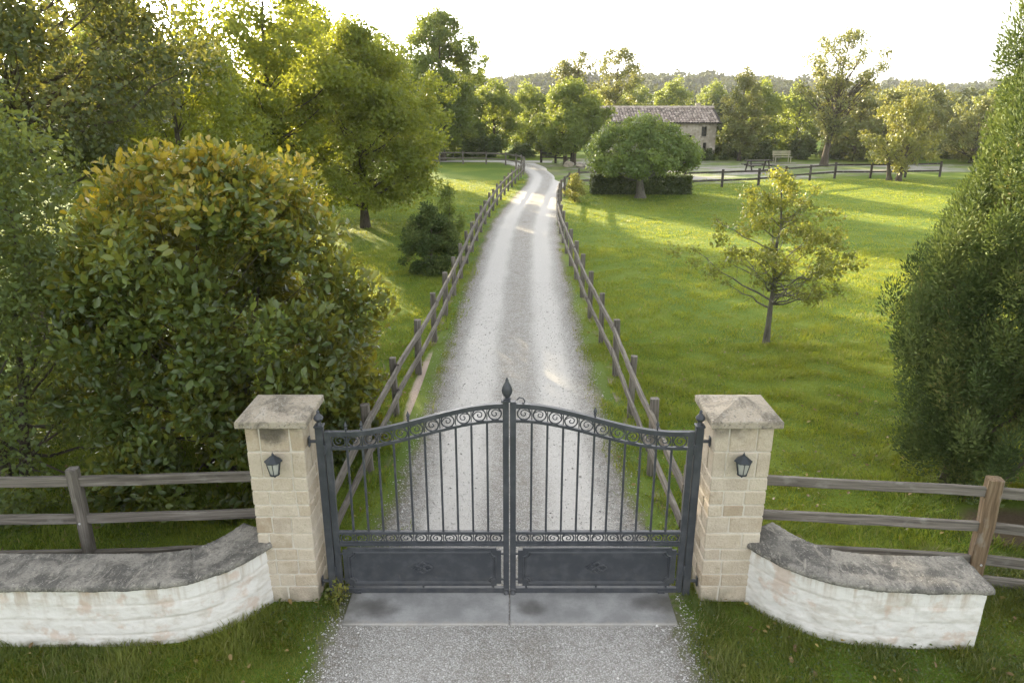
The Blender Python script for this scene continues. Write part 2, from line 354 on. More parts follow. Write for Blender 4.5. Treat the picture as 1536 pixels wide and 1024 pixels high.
def gravel_mat(name, edge=True, patches=False):
    k = NT(name); P = k.pos(); lat = k.attr('lat', 'Fac'); x, y, z = k.sep(P)
    v = k.n("ShaderNodeTexVoronoi"); k.l(P, v.inputs['Vector']); v.inputs['Scale'].default_value = 78.0
    v2 = k.n("ShaderNodeTexVoronoi"); k.l(P, v2.inputs['Vector']); v2.inputs['Scale'].default_value = 27.0
    cs = k.n("ShaderNodeSeparateColor"); k.l(v.outputs['Color'], cs.inputs[0]); cs2 = k.n("ShaderNodeSeparateColor"); k.l(v2.outputs['Color'], cs2.inputs[0])
    stone = k.ramp(cs.outputs[0], [(0, (0.30, 0.285, 0.26)), (0.35, (0.44, 0.425, 0.40)), (0.8, (0.54, 0.53, 0.515)), (1, (0.70, 0.69, 0.67))])
    fines = k.mix(k.noise(P, 90, 3, 0.7), (0.46, 0.445, 0.42), (0.58, 0.565, 0.545))
    al = k.math('ABSOLUTE', lat); nA = k.noise(k.mapv(P, (1.0, 0.35, 1)), 2.2, 5, 0.6); nB = k.noise(P, 0.7, 3); nC = k.noise(P, 11, 5, 0.7)
    if edge:
        # two compacted, paler wheel tracks
        t = k.math('ABSOLUTE', k.math('SUBTRACT', k.math('ADD', al, k.math('MULTIPLY', k.math('SUBTRACT', nA, 0.5), 0.22)), 0.52))
        track = k.math('MULTIPLY', k.math('SUBTRACT', 1.0, k.smooth(t, 0.12, 0.36)), k.math('ADD', 0.25, k.math('MULTIPLY', 0.75, k.smooth(y, 5.6, 7.2))))
        coarse = k.math('SUBTRACT', 1.0, track)
    else:
        track = k.smooth(nB, 0.35, 0.6); coarse = k.math('SUBTRACT', 1.0, track)
    c = k.mix(k.math('MULTIPLY', track, 0.72), stone, fines)
    c = k.mix(k.math('MULTIPLY', coarse, k.math('MULTIPLY', k.smooth(nC, 0.46, 0.66), 0.42)), c, (0.26, 0.23, 0.19))
    if edge:
        mid = k.math('SUBTRACT', 1.0, k.smooth(al, 0.05, 0.30))
        md = k.math('MULTIPLY', mid, k.smooth(k.noise(P, 2.6, 6, 0.7), 0.45, 0.64))
        c = k.mix(k.math('MULTIPLY', md, 0.34), c, (0.27, 0.235, 0.18))
    gap = k.smooth(v.outputs['Distance'], 0.30, 0.62); c = k.mix(k.math('MULTIPLY', gap, k.math('MULTIPLY', k.math('SUBTRACT', 1.0, k.math('MULTIPLY', track, 0.7)), 0.55)), c, (0.13, 0.122, 0.11))
    sg, _, _ = soilgrass(k, P)
    if edge:
        en = k.math('ADD', al, k.math('ADD', k.math('MULTIPLY', k.math('SUBTRACT', nC, 0.5), 0.30), k.math('MULTIPLY', k.math('SUBTRACT', nA, 0.5), 0.35)))
        dirt = k.mix(nC, (0.13, 0.11, 0.08), (0.25, 0.22, 0.18))
        c = k.mix(k.smooth(en, 0.86, 0.97), c, k.mix(0.45, c, dirt)); c = k.mix(k.smooth(en, 0.96, 1.03), c, k.mix(0.6, sg, dirt)); c = k.mix(k.smooth(en, 1.04, 1.12), c, sg)
    if patches:
        en = k.math('ADD', al, k.math('MULTIPLY', k.math('SUBTRACT', k.noise(P, 0.8, 4, 0.6), 0.5), 0.8))
        c = k.mix(k.smooth(en, 0.85, 1.0), c, sg)
        gp = k.smooth(k.noise(k.mapv(P, (0.5, 1.2, 1)), 0.45, 4, 0.6), 0.43, 0.56); c = k.mix(0.55, c, (0.17, 0.15, 0.125)); c = k.mix(k.math('MULTIPLY', gp, 0.85), c, sg)
    h = k.math('ADD', k.math('MULTIPLY', k.math('SUBTRACT', 1.0, v.outputs['Distance']), k.math('ADD', 0.25, k.math('MULTIPLY', coarse, 0.75))), k.math('MULTIPLY', nC, 0.5))
    return k.done(k.bsdf(c, 0.9, 0.2, k.bump(h, 0.9, 0.014)))
M['gravel'] = gravel_mat('driveway_gravel'); M['yardgravel'] = gravel_mat('yard_gravel', False, True)
def concrete():
    k = NT('concrete'); P = k.pos(); n1 = k.noise(P, 3.5, 6, 0.65); n2 = k.noise(P, 60, 4, 0.7); x, y, z = k.sep(P)
    c = k.mix(k.smooth(n1, 0.35, 0.7), (0.24, 0.24, 0.238), (0.36, 0.36, 0.355))
    c = k.mix(k.math('MULTIPLY', k.smooth(n2, 0.5, 0.75), 0.35), c, (0.16, 0.16, 0.16))
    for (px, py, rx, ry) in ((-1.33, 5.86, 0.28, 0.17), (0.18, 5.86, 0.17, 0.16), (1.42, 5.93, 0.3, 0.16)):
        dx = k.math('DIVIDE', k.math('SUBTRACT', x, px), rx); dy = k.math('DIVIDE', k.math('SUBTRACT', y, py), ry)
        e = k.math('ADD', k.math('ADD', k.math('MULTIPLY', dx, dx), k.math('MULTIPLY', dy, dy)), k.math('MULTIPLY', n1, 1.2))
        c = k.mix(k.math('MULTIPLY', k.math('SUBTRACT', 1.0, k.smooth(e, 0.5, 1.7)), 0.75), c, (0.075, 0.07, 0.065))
    fe = k.math('ADD', k.math('ABSOLUTE', k.math('SUBTRACT', y, 5.93)), k.math('MULTIPLY', k.math('SUBTRACT', k.noise(P, 13, 5, .7), 0.5), 0.22))
    c = k.mix(k.math('MULTIPLY', k.smooth(fe, 0.23, 0.30), 0.7), c, k.mix(n2, (0.20, 0.18, 0.15), (0.48, 0.46, 0.43)))
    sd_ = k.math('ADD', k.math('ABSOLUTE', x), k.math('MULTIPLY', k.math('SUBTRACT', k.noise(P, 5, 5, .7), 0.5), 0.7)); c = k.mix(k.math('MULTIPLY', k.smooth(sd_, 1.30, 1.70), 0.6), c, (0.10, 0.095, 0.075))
    return k.done(k.bsdf(c, k.ramp(n1, [(0.3, 0.5), (0.7, 0.75)]), 0.35, k.bump(n2, 0.35, 0.004)))
M['concrete'] = concrete()

# leaves: (ramp stops), translucent tint
G = lambda *a: a
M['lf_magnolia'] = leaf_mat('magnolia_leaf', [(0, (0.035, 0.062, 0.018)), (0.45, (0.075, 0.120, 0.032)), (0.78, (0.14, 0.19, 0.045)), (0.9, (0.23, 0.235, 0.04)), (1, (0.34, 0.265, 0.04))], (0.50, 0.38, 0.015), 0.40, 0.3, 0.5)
M['lf_dark'] = leaf_mat('dark_leaf', [(0, (0.050, 0.080, 0.030)), (0.5, (0.098, 0.145, 0.048)), (1, (0.16, 0.20, 0.055))], (0.38, 0.38, 0.03), 0.40)
M['lf_green'] = leaf_mat('green_leaf', [(0, (0.065, 0.105, 0.032)), (0.5, (0.115, 0.170, 0.045)), (1, (0.19, 0.235, 0.052))], (0.38, 0.40, 0.03), 0.45)
M['lf_yellow'] = leaf_mat('yellow_green_leaf', [(0, (0.085, 0.125, 0.028)), (0.5, (0.150, 0.200, 0.040)), (0.9, (0.22, 0.25, 0.045)), (1, (0.34, 0.28, 0.04))], (0.48, 0.47, 0.02), 0.5)
M['lf_young'] = leaf_mat('young_tree_leaf', [(0, (0.070, 0.105, 0.028)), (0.6, (0.12, 0.16, 0.036)), (0.9, (0.18, 0.20, 0.04)), (1, (0.34, 0.25, 0.04))], (0.42, 0.38, 0.03), 0.4)
M['lf_ash'] = leaf_mat('ash_leaf', [(0, (0.035, 0.055, 0.024)), (0.5, (0.07, 0.098, 0.036)), (1, (0.12, 0.14, 0.045))], (0.34, 0.30, 0.03), 0.32)
M['lf_olive'] = leaf_mat('olive_leaf', [(0, (0.075, 0.10, 0.036)), (0.5, (0.130, 0.160, 0.052)), (1, (0.21, 0.20, 0.06))], (0.36, 0.33, 0.05), 0.34)
M['lf_gold'] = leaf_mat('golden_leaf', [(0, (0.10, 0.125, 0.034)), (0.6, (0.17, 0.19, 0.045)), (1, (0.27, 0.235, 0.05))], (0.40, 0.37, 0.04), 0.35)
M['lf_cypress'] = leaf_mat('cypress_leaf', [(0, (0.040, 0.062, 0.024)), (0.5, (0.085, 0.122, 0.042)), (0.88, (0.155, 0.185, 0.055)), (1, (0.20, 0.165, 0.065))], (0.16, 0.20, 0.03), 0.18, 0.7, 0.10)
M['lf_round'] = leaf_mat('round_tree_leaf', [(0, (0.065, 0.110, 0.032)), (0.5, (0.110, 0.175, 0.048)), (1, (0.18, 0.245, 0.06))], (0.36, 0.40, 0.04), 0.42)
M['lf_hedge'] = leaf_mat('hedge_leaf', [(0, (0.042, 0.066, 0.024)), (0.6, (0.075, 0.11, 0.036)), (1, (0.12, 0.155, 0.045))], (0.3, 0.32, 0.03), 0.3)
def grass_mat(name='grass_blade', stops=None):
    k = NT(name); r = k.attr('rnd', 'Fac'); P = k.pos()
    n = k.noise(P, 0.5, 4, 0.6); n2 = k.noise(P, 4.0, 3)
    c = k.ramp(r, stops or [(0, (0.090, 0.150, 0.025)), (0.5, (0.165, 0.26, 0.037)), (0.9, (0.24, 0.325, 0.050)), (1, (0.36, 0.31, 0.13))])
    c = k.mix(k.smooth(n, 0.40, 0.64), c, k.mix(0.5, c, (0.22, 0.25, 0.028)))
    c = k.mix(k.math('MULTIPLY', k.smooth(n2, 0.52, 0.7), 0.4), c, (0.075, 0.125, 0.020))
    pb = k.bsdf(c, 0.55, 0.25); tr = k.n("ShaderNodeBsdfTranslucent"); k.l(k.mix(0.5, c, (0.46, 0.40, 0.010)), tr.inputs[0])
    m = k.n("ShaderNodeMixShader"); m.inputs[0].default_value = 0.45; k.l(pb, m.inputs[1]); k.l(tr.outputs[0], m.inputs[2])
    return k.done(m.outputs[0])
M['lf_far'] = leaf_mat('far_wood_leaf', [(0, (0.032, 0.048, 0.022)), (0.6, (0.052, 0.070, 0.030)), (1, (0.085, 0.095, 0.036))], (0.2, 0.2, 0.03), 0.15, .8, .1)
M['grass'] = grass_mat()
M['vgrass'] = grass_mat('shaded_rough_grass_blade', [(0, (0.045, 0.072, 0.022)), (0.5, (0.085, 0.128, 0.036)), (0.9, (0.15, 0.19, 0.055)), (1, (0.34, 0.30, 0.17))])  # rough verge grass; its shadow is also mixed into these darker greens

# ------------------------------------------------------------------ ground, driveway, yard
xs = np.concatenate([np.linspace(-3000, -60, 10), np.linspace(-50, 70, 61), np.linspace(80, 3000, 10)])
ys = np.concatenate([np.linspace(-300, -10, 4), np.linspace(0, 90, 46), np.linspace(100, 4000, 14)])
def grid(xs, ys, zf):
    X, Y = np.meshgrid(xs, ys); Z = zf(X, Y); nx = len(xs)
    V = np.stack([X, Y, Z], -1).reshape(-1, 3); i = np.arange(len(ys) - 1)[:, None] * nx + np.arange(nx - 1)[None, :]
    i = i.ravel(); return V, np.stack([i, i + 1, i + nx + 1, i + nx], 1)
V, Fq = grid(xs, ys, lambda X, Y: np.zeros_like(X))
tag(np_mesh('ground', V, [Fq], M['ground']), kind='structure')

ROAD = np.array([(3.2, 0.0, 1.70), (4.4, 0.0, 1.64), (5.0, -0.01, 1.62), (6.1, 0.0, 1.58), (7.5, 0.02, 1.45), (11.08, 0.06, 1.36), (13.8, 0.07, 1.35), (16.2, 0.13, 1.34), (19.5, 0.17, 1.33),
                 (24.3, 0.32, 1.35), (28.4, 0.48, 1.34), (32.9, 0.84, 1.27), (37.7, 1.32, 1.2), (42.2, 1.9, 1.2), (47.9, 2.3, 1.22), (52.6, 1.95, 1.2), (57.0, 1.1, 1.25), (60.5, 0.0, 1.5)])
def road_c(y): return np.interp(y, ROAD[:, 0], ROAD[:, 1])
ROAD[4:, 2] *= .96
def road_w(y): return np.interp(y, ROAD[:, 0], ROAD[:, 2])
def smooth_interp(y, xp, fp):
    return (np.interp(y - .9, xp, fp) + np.interp(y, xp, fp) + np.interp(y + .9, xp, fp)) / 3
def strip(name, pts, hw, mat, z0, ncol=29, wide=1.25):
    pts = np.asarray(pts, float); d = np.gradient(pts, axis=0); d /= np.linalg.norm(d, axis=1)[:, None]
    nrm = np.stack([d[:, 1], -d[:, 0]], 1); l = np.linspace(-wide, wide, ncol)
    XY = pts[:, None, :] + nrm[:, None, :] * (l[None, :, None] * np.asarray(hw)[:, None, None])
    la = np.abs(l); Zp = z0 + 0.012 * np.clip(1.2 - la, 0, 1) - 0.008 * np.exp(-((la - .52) / .2) ** 2)
    Z = np.broadcast_to(np.maximum(Zp, z0), XY.shape[:2])
    V = np.concatenate([XY, Z[..., None]], -1).reshape(-1, 3); n = len(pts)
    i = (np.arange(n - 1)[:, None] * ncol + np.arange(ncol - 1)[None, :]).ravel()
    return np_mesh(name, V, [np.stack([i, i + 1, i + ncol + 1, i + ncol], 1)], mat, attrs={'lat': np.tile(l, n)}, smooth=True)
yy = np.concatenate([np.arange(3.2, 20, 0.25), np.arange(20, 60.6, 0.5)])
tag(strip('driveway', np.stack([smooth_interp(yy, ROAD[:, 0], ROAD[:, 1]), yy], 1), smooth_interp(yy, ROAD[:, 0], ROAD[:, 2]), M['gravel'], 0.006), kind='structure')
bx_ = np.linspace(0, 1, 40)
pth = np.stack([3.2 - 21 * bx_, 59.6 + 1.2 * bx_ + 1.0 * np.sin(bx_ * 5) * .3], 1)
tag(strip('path', pth, np.full(40, 1.0), M['gravel'], 0.012, 13), kind='structure')
def blob_sheet(name, poly, mat, z):
    poly = np.array(poly, float); n = len(poly); c = poly.mean(0); ts = np.linspace(0, n, n * 14, endpoint=False)
    P = np.stack([np.interp(ts, np.arange(n + 1), np.append(poly[:, j], poly[0, j])) for j in (0, 1)], 1)
    for _ in range(10): P = (np.roll(P, 1, 0) + 2 * P + np.roll(P, -1, 0)) / 4
    rings = np.linspace(0, 1.12, 16); V = []; lat = []
    for r in rings:
        q = c + (P - c) * max(r, 0.001); V.append(np.concatenate([q, np.full((len(q), 1), z)], 1)); lat.append(np.full(len(q), r))
    V = np.concatenate(V); m = len(P); i = np.arange(m); fs = []
    for r in range(len(rings) - 1): fs.append(np.stack([r * m + i, r * m + (i + 1) % m, (r + 1) * m + (i + 1) % m, (r + 1) * m + i], 1))
    return np_mesh(name, V, [np.concatenate(fs)], mat, attrs={'lat': np.concatenate(lat)})
YARD = [(4.2, 45.2), (3.7, 49), (3.9, 54), (3.0, 59), (5, 63), (9, 61.0), (18, 60.0), (29, 58), (36, 56), (36, 51.5), (29, 51), (22, 49.0), (15, 45.4), (10, 43.6), (6, 43.4)]
tag(blob_sheet('gravel_yard', YARD, M['yardgravel'], 0.010), kind='structure')
# concrete threshold under the gate: two slabs with a seam
mb = MB()
for x0, x1 in ((-1.60, -0.030), (-0.018, 1.56)): mb.box(((x0 + x1) / 2, 5.93, -0.01), (x1 - x0, 0.58, 0.088), 0.010)
tag(mb.build('concrete_slab', M['concrete']), kind='structure')

# ------------------------------------------------------------------ pillars
def pillar(cx, label, seed):
    random.seed(seed); W, D = 0.525, 0.51
    root = empty('gate_pillar', (cx, 6.255, 0)); tag(root, label, 'gate pillar', 'stone gate pillars')
    core = MB(); core.box((0, 0, 0.95), (W - 0.014, D - 0.014, 1.92)); core.build('mortar_core', M['mortar'], root)
    b = MB(); z = 0.0; hs_ = [0.17, 0.13, 0.15, 0.12, 0.16, 0.17, 0.12, 0.14, 0.13, 0.25, 0.24]; tot = sum(hs_); hs_ = [h * 1.895 / tot for h in hs_]
    for i, h in enumerate(hs_):
        sp = random.choice([0.17, 0.2, 0.31, 0.34]); g = 0.011
        for (ya, yb) in ((-D / 2, -D / 2 + sp), (-D / 2 + sp, D / 2)):
            if i >= 9: cuts = [-W / 2, -W / 2 + 0.12 + random.uniform(-.01, .01), W / 2 - 0.13 + random.uniform(-.01, .01), W / 2]
            else:
                a = random.uniform(0.28, 0.72); cuts = [-W / 2, -W / 2 + W * a, W / 2]
                if random.random() < 0.5: cuts = [-W / 2, -W / 2 + W * random.uniform(.2, .38), -W / 2 + W * random.uniform(.58, .8), W / 2]
            for xa, xb in zip(cuts[:-1], cuts[1:]):
                o = random.uniform(0, .003)
                x0 = xa + (g / 2 if xa > -W / 2 else -o); x1 = xb - (g / 2 if xb < W / 2 else -o)
                y0 = ya + (g / 2 if ya > -D / 2 else -random.uniform(0, .005)); y1 = yb - (g / 2 if yb < D / 2 else 0)
                b.box(((x0 + x1) / 2, (y0 + y1) / 2, z + h / 2), (x1 - x0, y1 - y0, h - g), 0.009, 0.003)
        z += h
    b.build('stone_courses', M['sandstone'], root)
    c = MB(); a = 0.322; e = 0.014; z0 = 1.902; z1 = 1.972
    ring = lambda r, zz: [(-r, -r, zz), (r, -r, zz), (r, r, zz), (-r, r, zz)]
    Vv = ring(a - 0.006, z0) + ring(a, z0 + 0.008) + ring(a, z1 - 0.008) + ring(a - 0.008, z1) + [(0, 0, 2.075)]
    Ff = [(3, 2, 1, 0)] + [(r * 4 + i, r * 4 + (i + 1) % 4, r * 4 + 4 + (i + 1) % 4, r * 4 + 4 + i) for r in range(3) for i in range(4)] + [(12 + i, 12 + (i + 1) % 4, 16) for i in range(4)]
    c.add(Vv, Ff); c.build('cap', M['cap'], root)
    return root
pillar(-2.165, 'beige sandstone gate pillar with a dark weather stain under its pyramid cap', 3)
pillar(2.112, 'clean beige sandstone gate pillar joined to the short wall that ends at a brown post', 8)

# ------------------------------------------------------------------ curved whitewashed walls
def wall(front, label, zpil, endcap):
    front = np.array(front, float); sgn = 1 if front[-1, 0] > front[0, 0] else -1
    # smooth path by Chaikin, then resample
    P = front.copy()
    for _ in range(3):
        Q = [P[0]]
        for a, b_ in zip(P[:-1], P[1:]): Q += [a * .75 + b_ * .25, a * .25 + b_ * .75]
        Q.append(P[-1]); P = np.array(Q)
    s_ = np.concatenate([[0], np.cumsum(np.linalg.norm(np.diff(P, axis=0), axis=1))]); n = int(s_[-1] / 0.018)
    S = np.linspace(0, s_[-1], n); P = np.stack([np.interp(S, s_, P[:, j]) for j in (0, 1)], 1)
    kw = 11
    for _ in range(3):
        Pp = np.concatenate([np.repeat(P[:1], kw, 0) * 2 - P[1:kw + 1][::-1], P, np.repeat(P[-1:], kw, 0) * 2 - P[-kw - 1:-1][::-1]])
        P = np.stack([np.convolve(Pp[:, q], np.ones(2 * kw + 1) / (2 * kw + 1), 'valid') for q in (0, 1)], 1)
    d = np.gradient(P, axis=0); d /= np.linalg.norm(d, axis=1)[:, None]
    N = np.stack([d[:, 1], -d[:, 0]], 1) * (1 if sgn > 0 else -1)      # towards the camera
    top = 0.615 + (zpil - 0.665) * np.clip(1 - S / 1.0, 0, 1) ** 1.3
    r2 = np.random.default_rng(int(abs(front[0, 0]) * 100) + sgn)
    m = 44; zz = np.linspace(0, 1, m); joints = [0.21, 0.47, 0.72]
    T, Zf = np.meshgrid(S, zz, indexing='ij')
    def lump(fx, fz, k=9):
        out = np.zeros_like(T)
        for _ in range(k):
            a, b_, c_ = r2.normal() * fx, r2.normal() * fz, r2.uniform(0, 6.28); out += np.sin(T * a + Zf * b_ + c_)
        return out / k ** .5
    groove = np.zeros_like(T); zw = Zf + 0.010 * lump(3, 1) + 0.006 * lump(14, 1)
    for j in joints: groove += np.exp(-((zw - j) / 0.013) ** 2)
    cid = np.searchsorted(joints, Zf)
    for c_ in range(4):
        x_ = (1 - (c_ * .37) % 1) * .52
        while x_ < S[-1]:
            groove += np.where(cid == c_, np.exp(-((T - x_ - 0.01 * lump(2, 8, 4)) / 0.010) ** 2) * .7, 0); x_ += 0.52 + 0 * r2.random()
    gd = (0.55 + 0.4 * lump(2.5, 3, 6)).clip(0.05, 1)
    blk = r2.normal(size=(4, 40)) * .0028
    off = blk[cid, (np.cumsum(np.ones_like(T), 0) * 0 + np.floor(T / .52 + cid * .37)).astype(int) % 40] - 0.0085 * np.clip(groove, 0, 1) * gd + 0.0022 * lump(12, 16) + 0.0018 * lump(34, 28) + 0.0014 * lump(80, 70) + 0.003 * lump(3, 3)
    XY = P[:, None, :] + N[:, None, :] * off[..., None]; Zr = Zf * top[:, None]
    Vf = np.concatenate([XY, Zr[..., None]], -1).reshape(-1, 3)
    i = (np.arange(n - 1)[:, None] * m + np.arange(m - 1)[None, :]).ravel(); F1 = np.stack([i, i + m, i + m + 1, i + 1], 1)
    th = 0.43; B = P - N * th
    Vb = np.concatenate([np.concatenate([B, np.full((n, 1), 0.0)], 1)[:, None], np.concatenate([B, top[:, None]], 1)[:, None]], 1).reshape(-1, 3); o = len(Vf)
    i2 = np.arange(n - 1) * 2 + o; F2 = np.stack([i2, i2 + 1, i2 + 3, i2 + 2], 1)
    ends = []; nn = (n - 1) * m
    # far end face, its own course relief
    k2 = 16; u = np.linspace(0, 1, k2); U, Z2 = np.meshgrid(u, zz, indexing='ij'); gr = sum(np.exp(-((Z2 - j) / 0.016) ** 2) for j in joints)
    dirn = d[-1]; eo = -0.010 * np.clip(gr, 0, 1) + 0.003 * r2.normal(size=U.shape); eo[0, :] = 0; eo[-1, :] = 0
    EX = P[-1][None, None, :] - N[-1][None, None, :] * (U[..., None] * th) + dirn[None, None, :] * eo[..., None]; EX[0] = XY[-1]
    Ve = np.concatenate([EX, (Z2 * top[-1])[..., None]], -1).reshape(-1, 3); oe = len(Vf) + len(Vb)
    ie = (np.arange(k2 - 1)[:, None] * m + np.arange(m - 1)[None, :]).ravel() + oe; F3 = np.stack([ie, ie + m, ie + m + 1, ie + 1], 1)
    root = empty('garden_wall', (front[0, 0], front[0, 1], 0)); tag(root, label, 'garden wall', 'low curved walls by the gate')
    Vall = np.concatenate([Vf, Vb, Ve]) - np.array([front[0, 0], front[0, 1], 0])
    rr = np.concatenate([(np.clip(groove, 0, 1) * gd).ravel(), np.zeros(len(Vb)), np.clip(gr, 0, 1).ravel()])
    np_mesh('whitewashed_face', Vall, [F1, F2, F3], M['whitewash'], root, {'rnd': rr}, True)
    # coping: swept slab, front edge worn
    ov = 0.035; prof = [(ov, 0.0), (ov + 0.004, 0.014), (ov, 0.038), (ov - 0.012, 0.050)] + [(-t_, 0.053 + 0.004 * math.sin(t_ * 30)) for t_ in np.linspace(0.0, th + ov - .02, 12)] + [(-th - ov, 0.046), (-th - ov, 0.0)]
    kp = len(prof); pr_ = np.array(prof); S2 = np.linspace(0, S[-1] + (0.04 if endcap else 0), n); ex = np.minimum(S2, S[-1])
    PP = np.stack([np.interp(ex, S, P[:, j]) for j in (0, 1)], 1) + d[-1][None] * (S2 - ex)[:, None]
    ed = 0.006 * np.sin(S2[:, None] * r2.uniform(8, 30, 4)[None]).sum(1) / 2 + 0.003 * r2.normal(size=n)
    offs = pr_[None, :, 0] + np.where(np.arange(kp)[None] < 4, ed[:, None], 0)
    XYc = PP[:, None, :] + N[:, None, :] * offs[..., None]; jt = np.zeros(n)
    for q in np.arange(.9, S[-1] - .2, 1.05): jt[int(q / S[-1] * n)] = -.012
    Zc = top[:, None] + 0.001 + jt[:, None] * (np.arange(kp)[None] > 1) * (np.arange(kp)[None] < kp - 1) + pr_[None, :, 1] + 0.0025 * r2.normal(size=(n, kp)) * (np.arange(kp)[None] > 2)
    Vc = np.concatenate([XYc, Zc[..., None]], -1).reshape(-1, 3) - np.array([front[0, 0], front[0, 1], 0])
    ic = (np.arange(n - 1)[:, None] * kp + np.arange(kp)[None, :]); nx_ = np.arange(n - 1)[:, None] * kp + (np.arange(kp)[None, :] + 1) % kp
    Fc = np.stack([ic.ravel(), nx_.ravel(), (nx_ + kp).ravel(), (ic + kp).ravel()], 1)
    capf = np.array([[(n - 1) * kp + q for q in range(kp)]]); capf0 = np.array([list(range(kp))[::-1]])
    np_mesh('coping', Vc, [Fc, capf, capf0], M['coping'], root)
wall([(-2.28, 6.14), (-2.36, 5.93), (-2.50, 5.74), (-2.72, 5.53), (-3.0, 5.42), (-3.30, 5.385), (-3.9, 5.38), (-4.65, 5.385), (-6.6, 5.40)],
     'long whitewashed curved wall under the big leafy shrub, with a dark mottled coping', 0.675, False)
wall([(2.22, 6.14), (2.32, 5.93), (2.45, 5.75), (2.67, 5.55), (2.99, 5.41), (3.33, 5.36), (3.75, 5.345), (4.16, 5.345)],
     'short whitewashed curved wall ending squarely in front of the brown fence post', 0.675, True)

# ------------------------------------------------------------------ lanterns
def lantern(x, label, turn):
    root = empty('wall_lantern', (x, 6.0 - 0.006, 1.47), turn); tag(root, label, 'lantern', 'lanterns on the gate pillars'); root.scale = (.9, .9, .9)
    m = MB(); m.box((0, -0.006, 0.07), (0.055, 0.014, 0.15), 0.003); m.beam((0, -0.01, 0.03), (0, -0.09, 0.005), 0.014, 0.014, 1, 0, 0.002); m.build('bracket', M['lampmetal'], root)
    cy_ = -0.10; n = 6; rb, rt, z0, z1 = 0.046, 0.074, 0.0, 0.135
    fr = MB(); fr.lathe((0, cy_, 0), [(0.008, -0.040), (0.012, -0.032), (0.006, -0.024), (0.03, -0.012), (0.052, -0.008), (0.052, 0.002), (0.03, 0.002)], 12)
    for k_ in range(n):
        a = 2 * PI * k_ / n + PI / 6
        fr.beam((rb * math.cos(a), cy_ + rb * math.sin(a), z0), (rt * math.cos(a), cy_ + rt * math.sin(a), z1), 0.008, 0.008, 1, 0, 0.001, up=(math.cos(a), math.sin(a), 0.01))
        a2 = a + 2 * PI / n
        fr.beam((rt * math.cos(a), cy_ + rt * math.sin(a), z1), (rt * math.cos(a2), cy_ + rt * math.sin(a2), z1), 0.008, 0.008, 1, 0, 0.001)
    fr.build('frame', M['lampmetal'], root)
    gl = MB()
    for k_ in range(n):
        a = 2 * PI * k_ / n + PI / 6; a2 = a + 2 * PI / n; q = .95
        gl.add([(rb * q * math.cos(a), cy_ + rb * q * math.sin(a), z0 + .003), (rb * q * math.cos(a2), cy_ + rb * q * math.sin(a2), z0 + .003), (rt * q * math.cos(a2), cy_ + rt * q * math.sin(a2), z1), (rt * q * math.cos(a), cy_ + rt * q * math.sin(a), z1)], [(0, 1, 2, 3)])
    gl.build('glass', M['glass'], root)
    bl = MB(); bl.lathe((0, cy_, 0.004), [(0.012, 0), (0.012, 0.035), (0.021, 0.06), (0.021, 0.08), (0.008, 0.10)], 10); bl.build('bulb', M['bulb'], root, True)
    rf = MB(); rf.lathe((0, cy_, z1), [(0.086, 0.0), (0.092, 0.004), (0.090, 0.012), (0.060, 0.035), (0.030, 0.062), (0.012, 0.072), (0.014, 0.082), (0.006, 0.094), (0.002, 0.108)], 6); rf.build('hood', M['lampmetal'], root)
lantern(-2.175, 'small dark iron lantern on the stained stone pillar beside the long wall', math.radians(8))
lantern(2.105, 'small dark iron lantern with pale glass on the cleaner stone pillar', math.radians(-6))

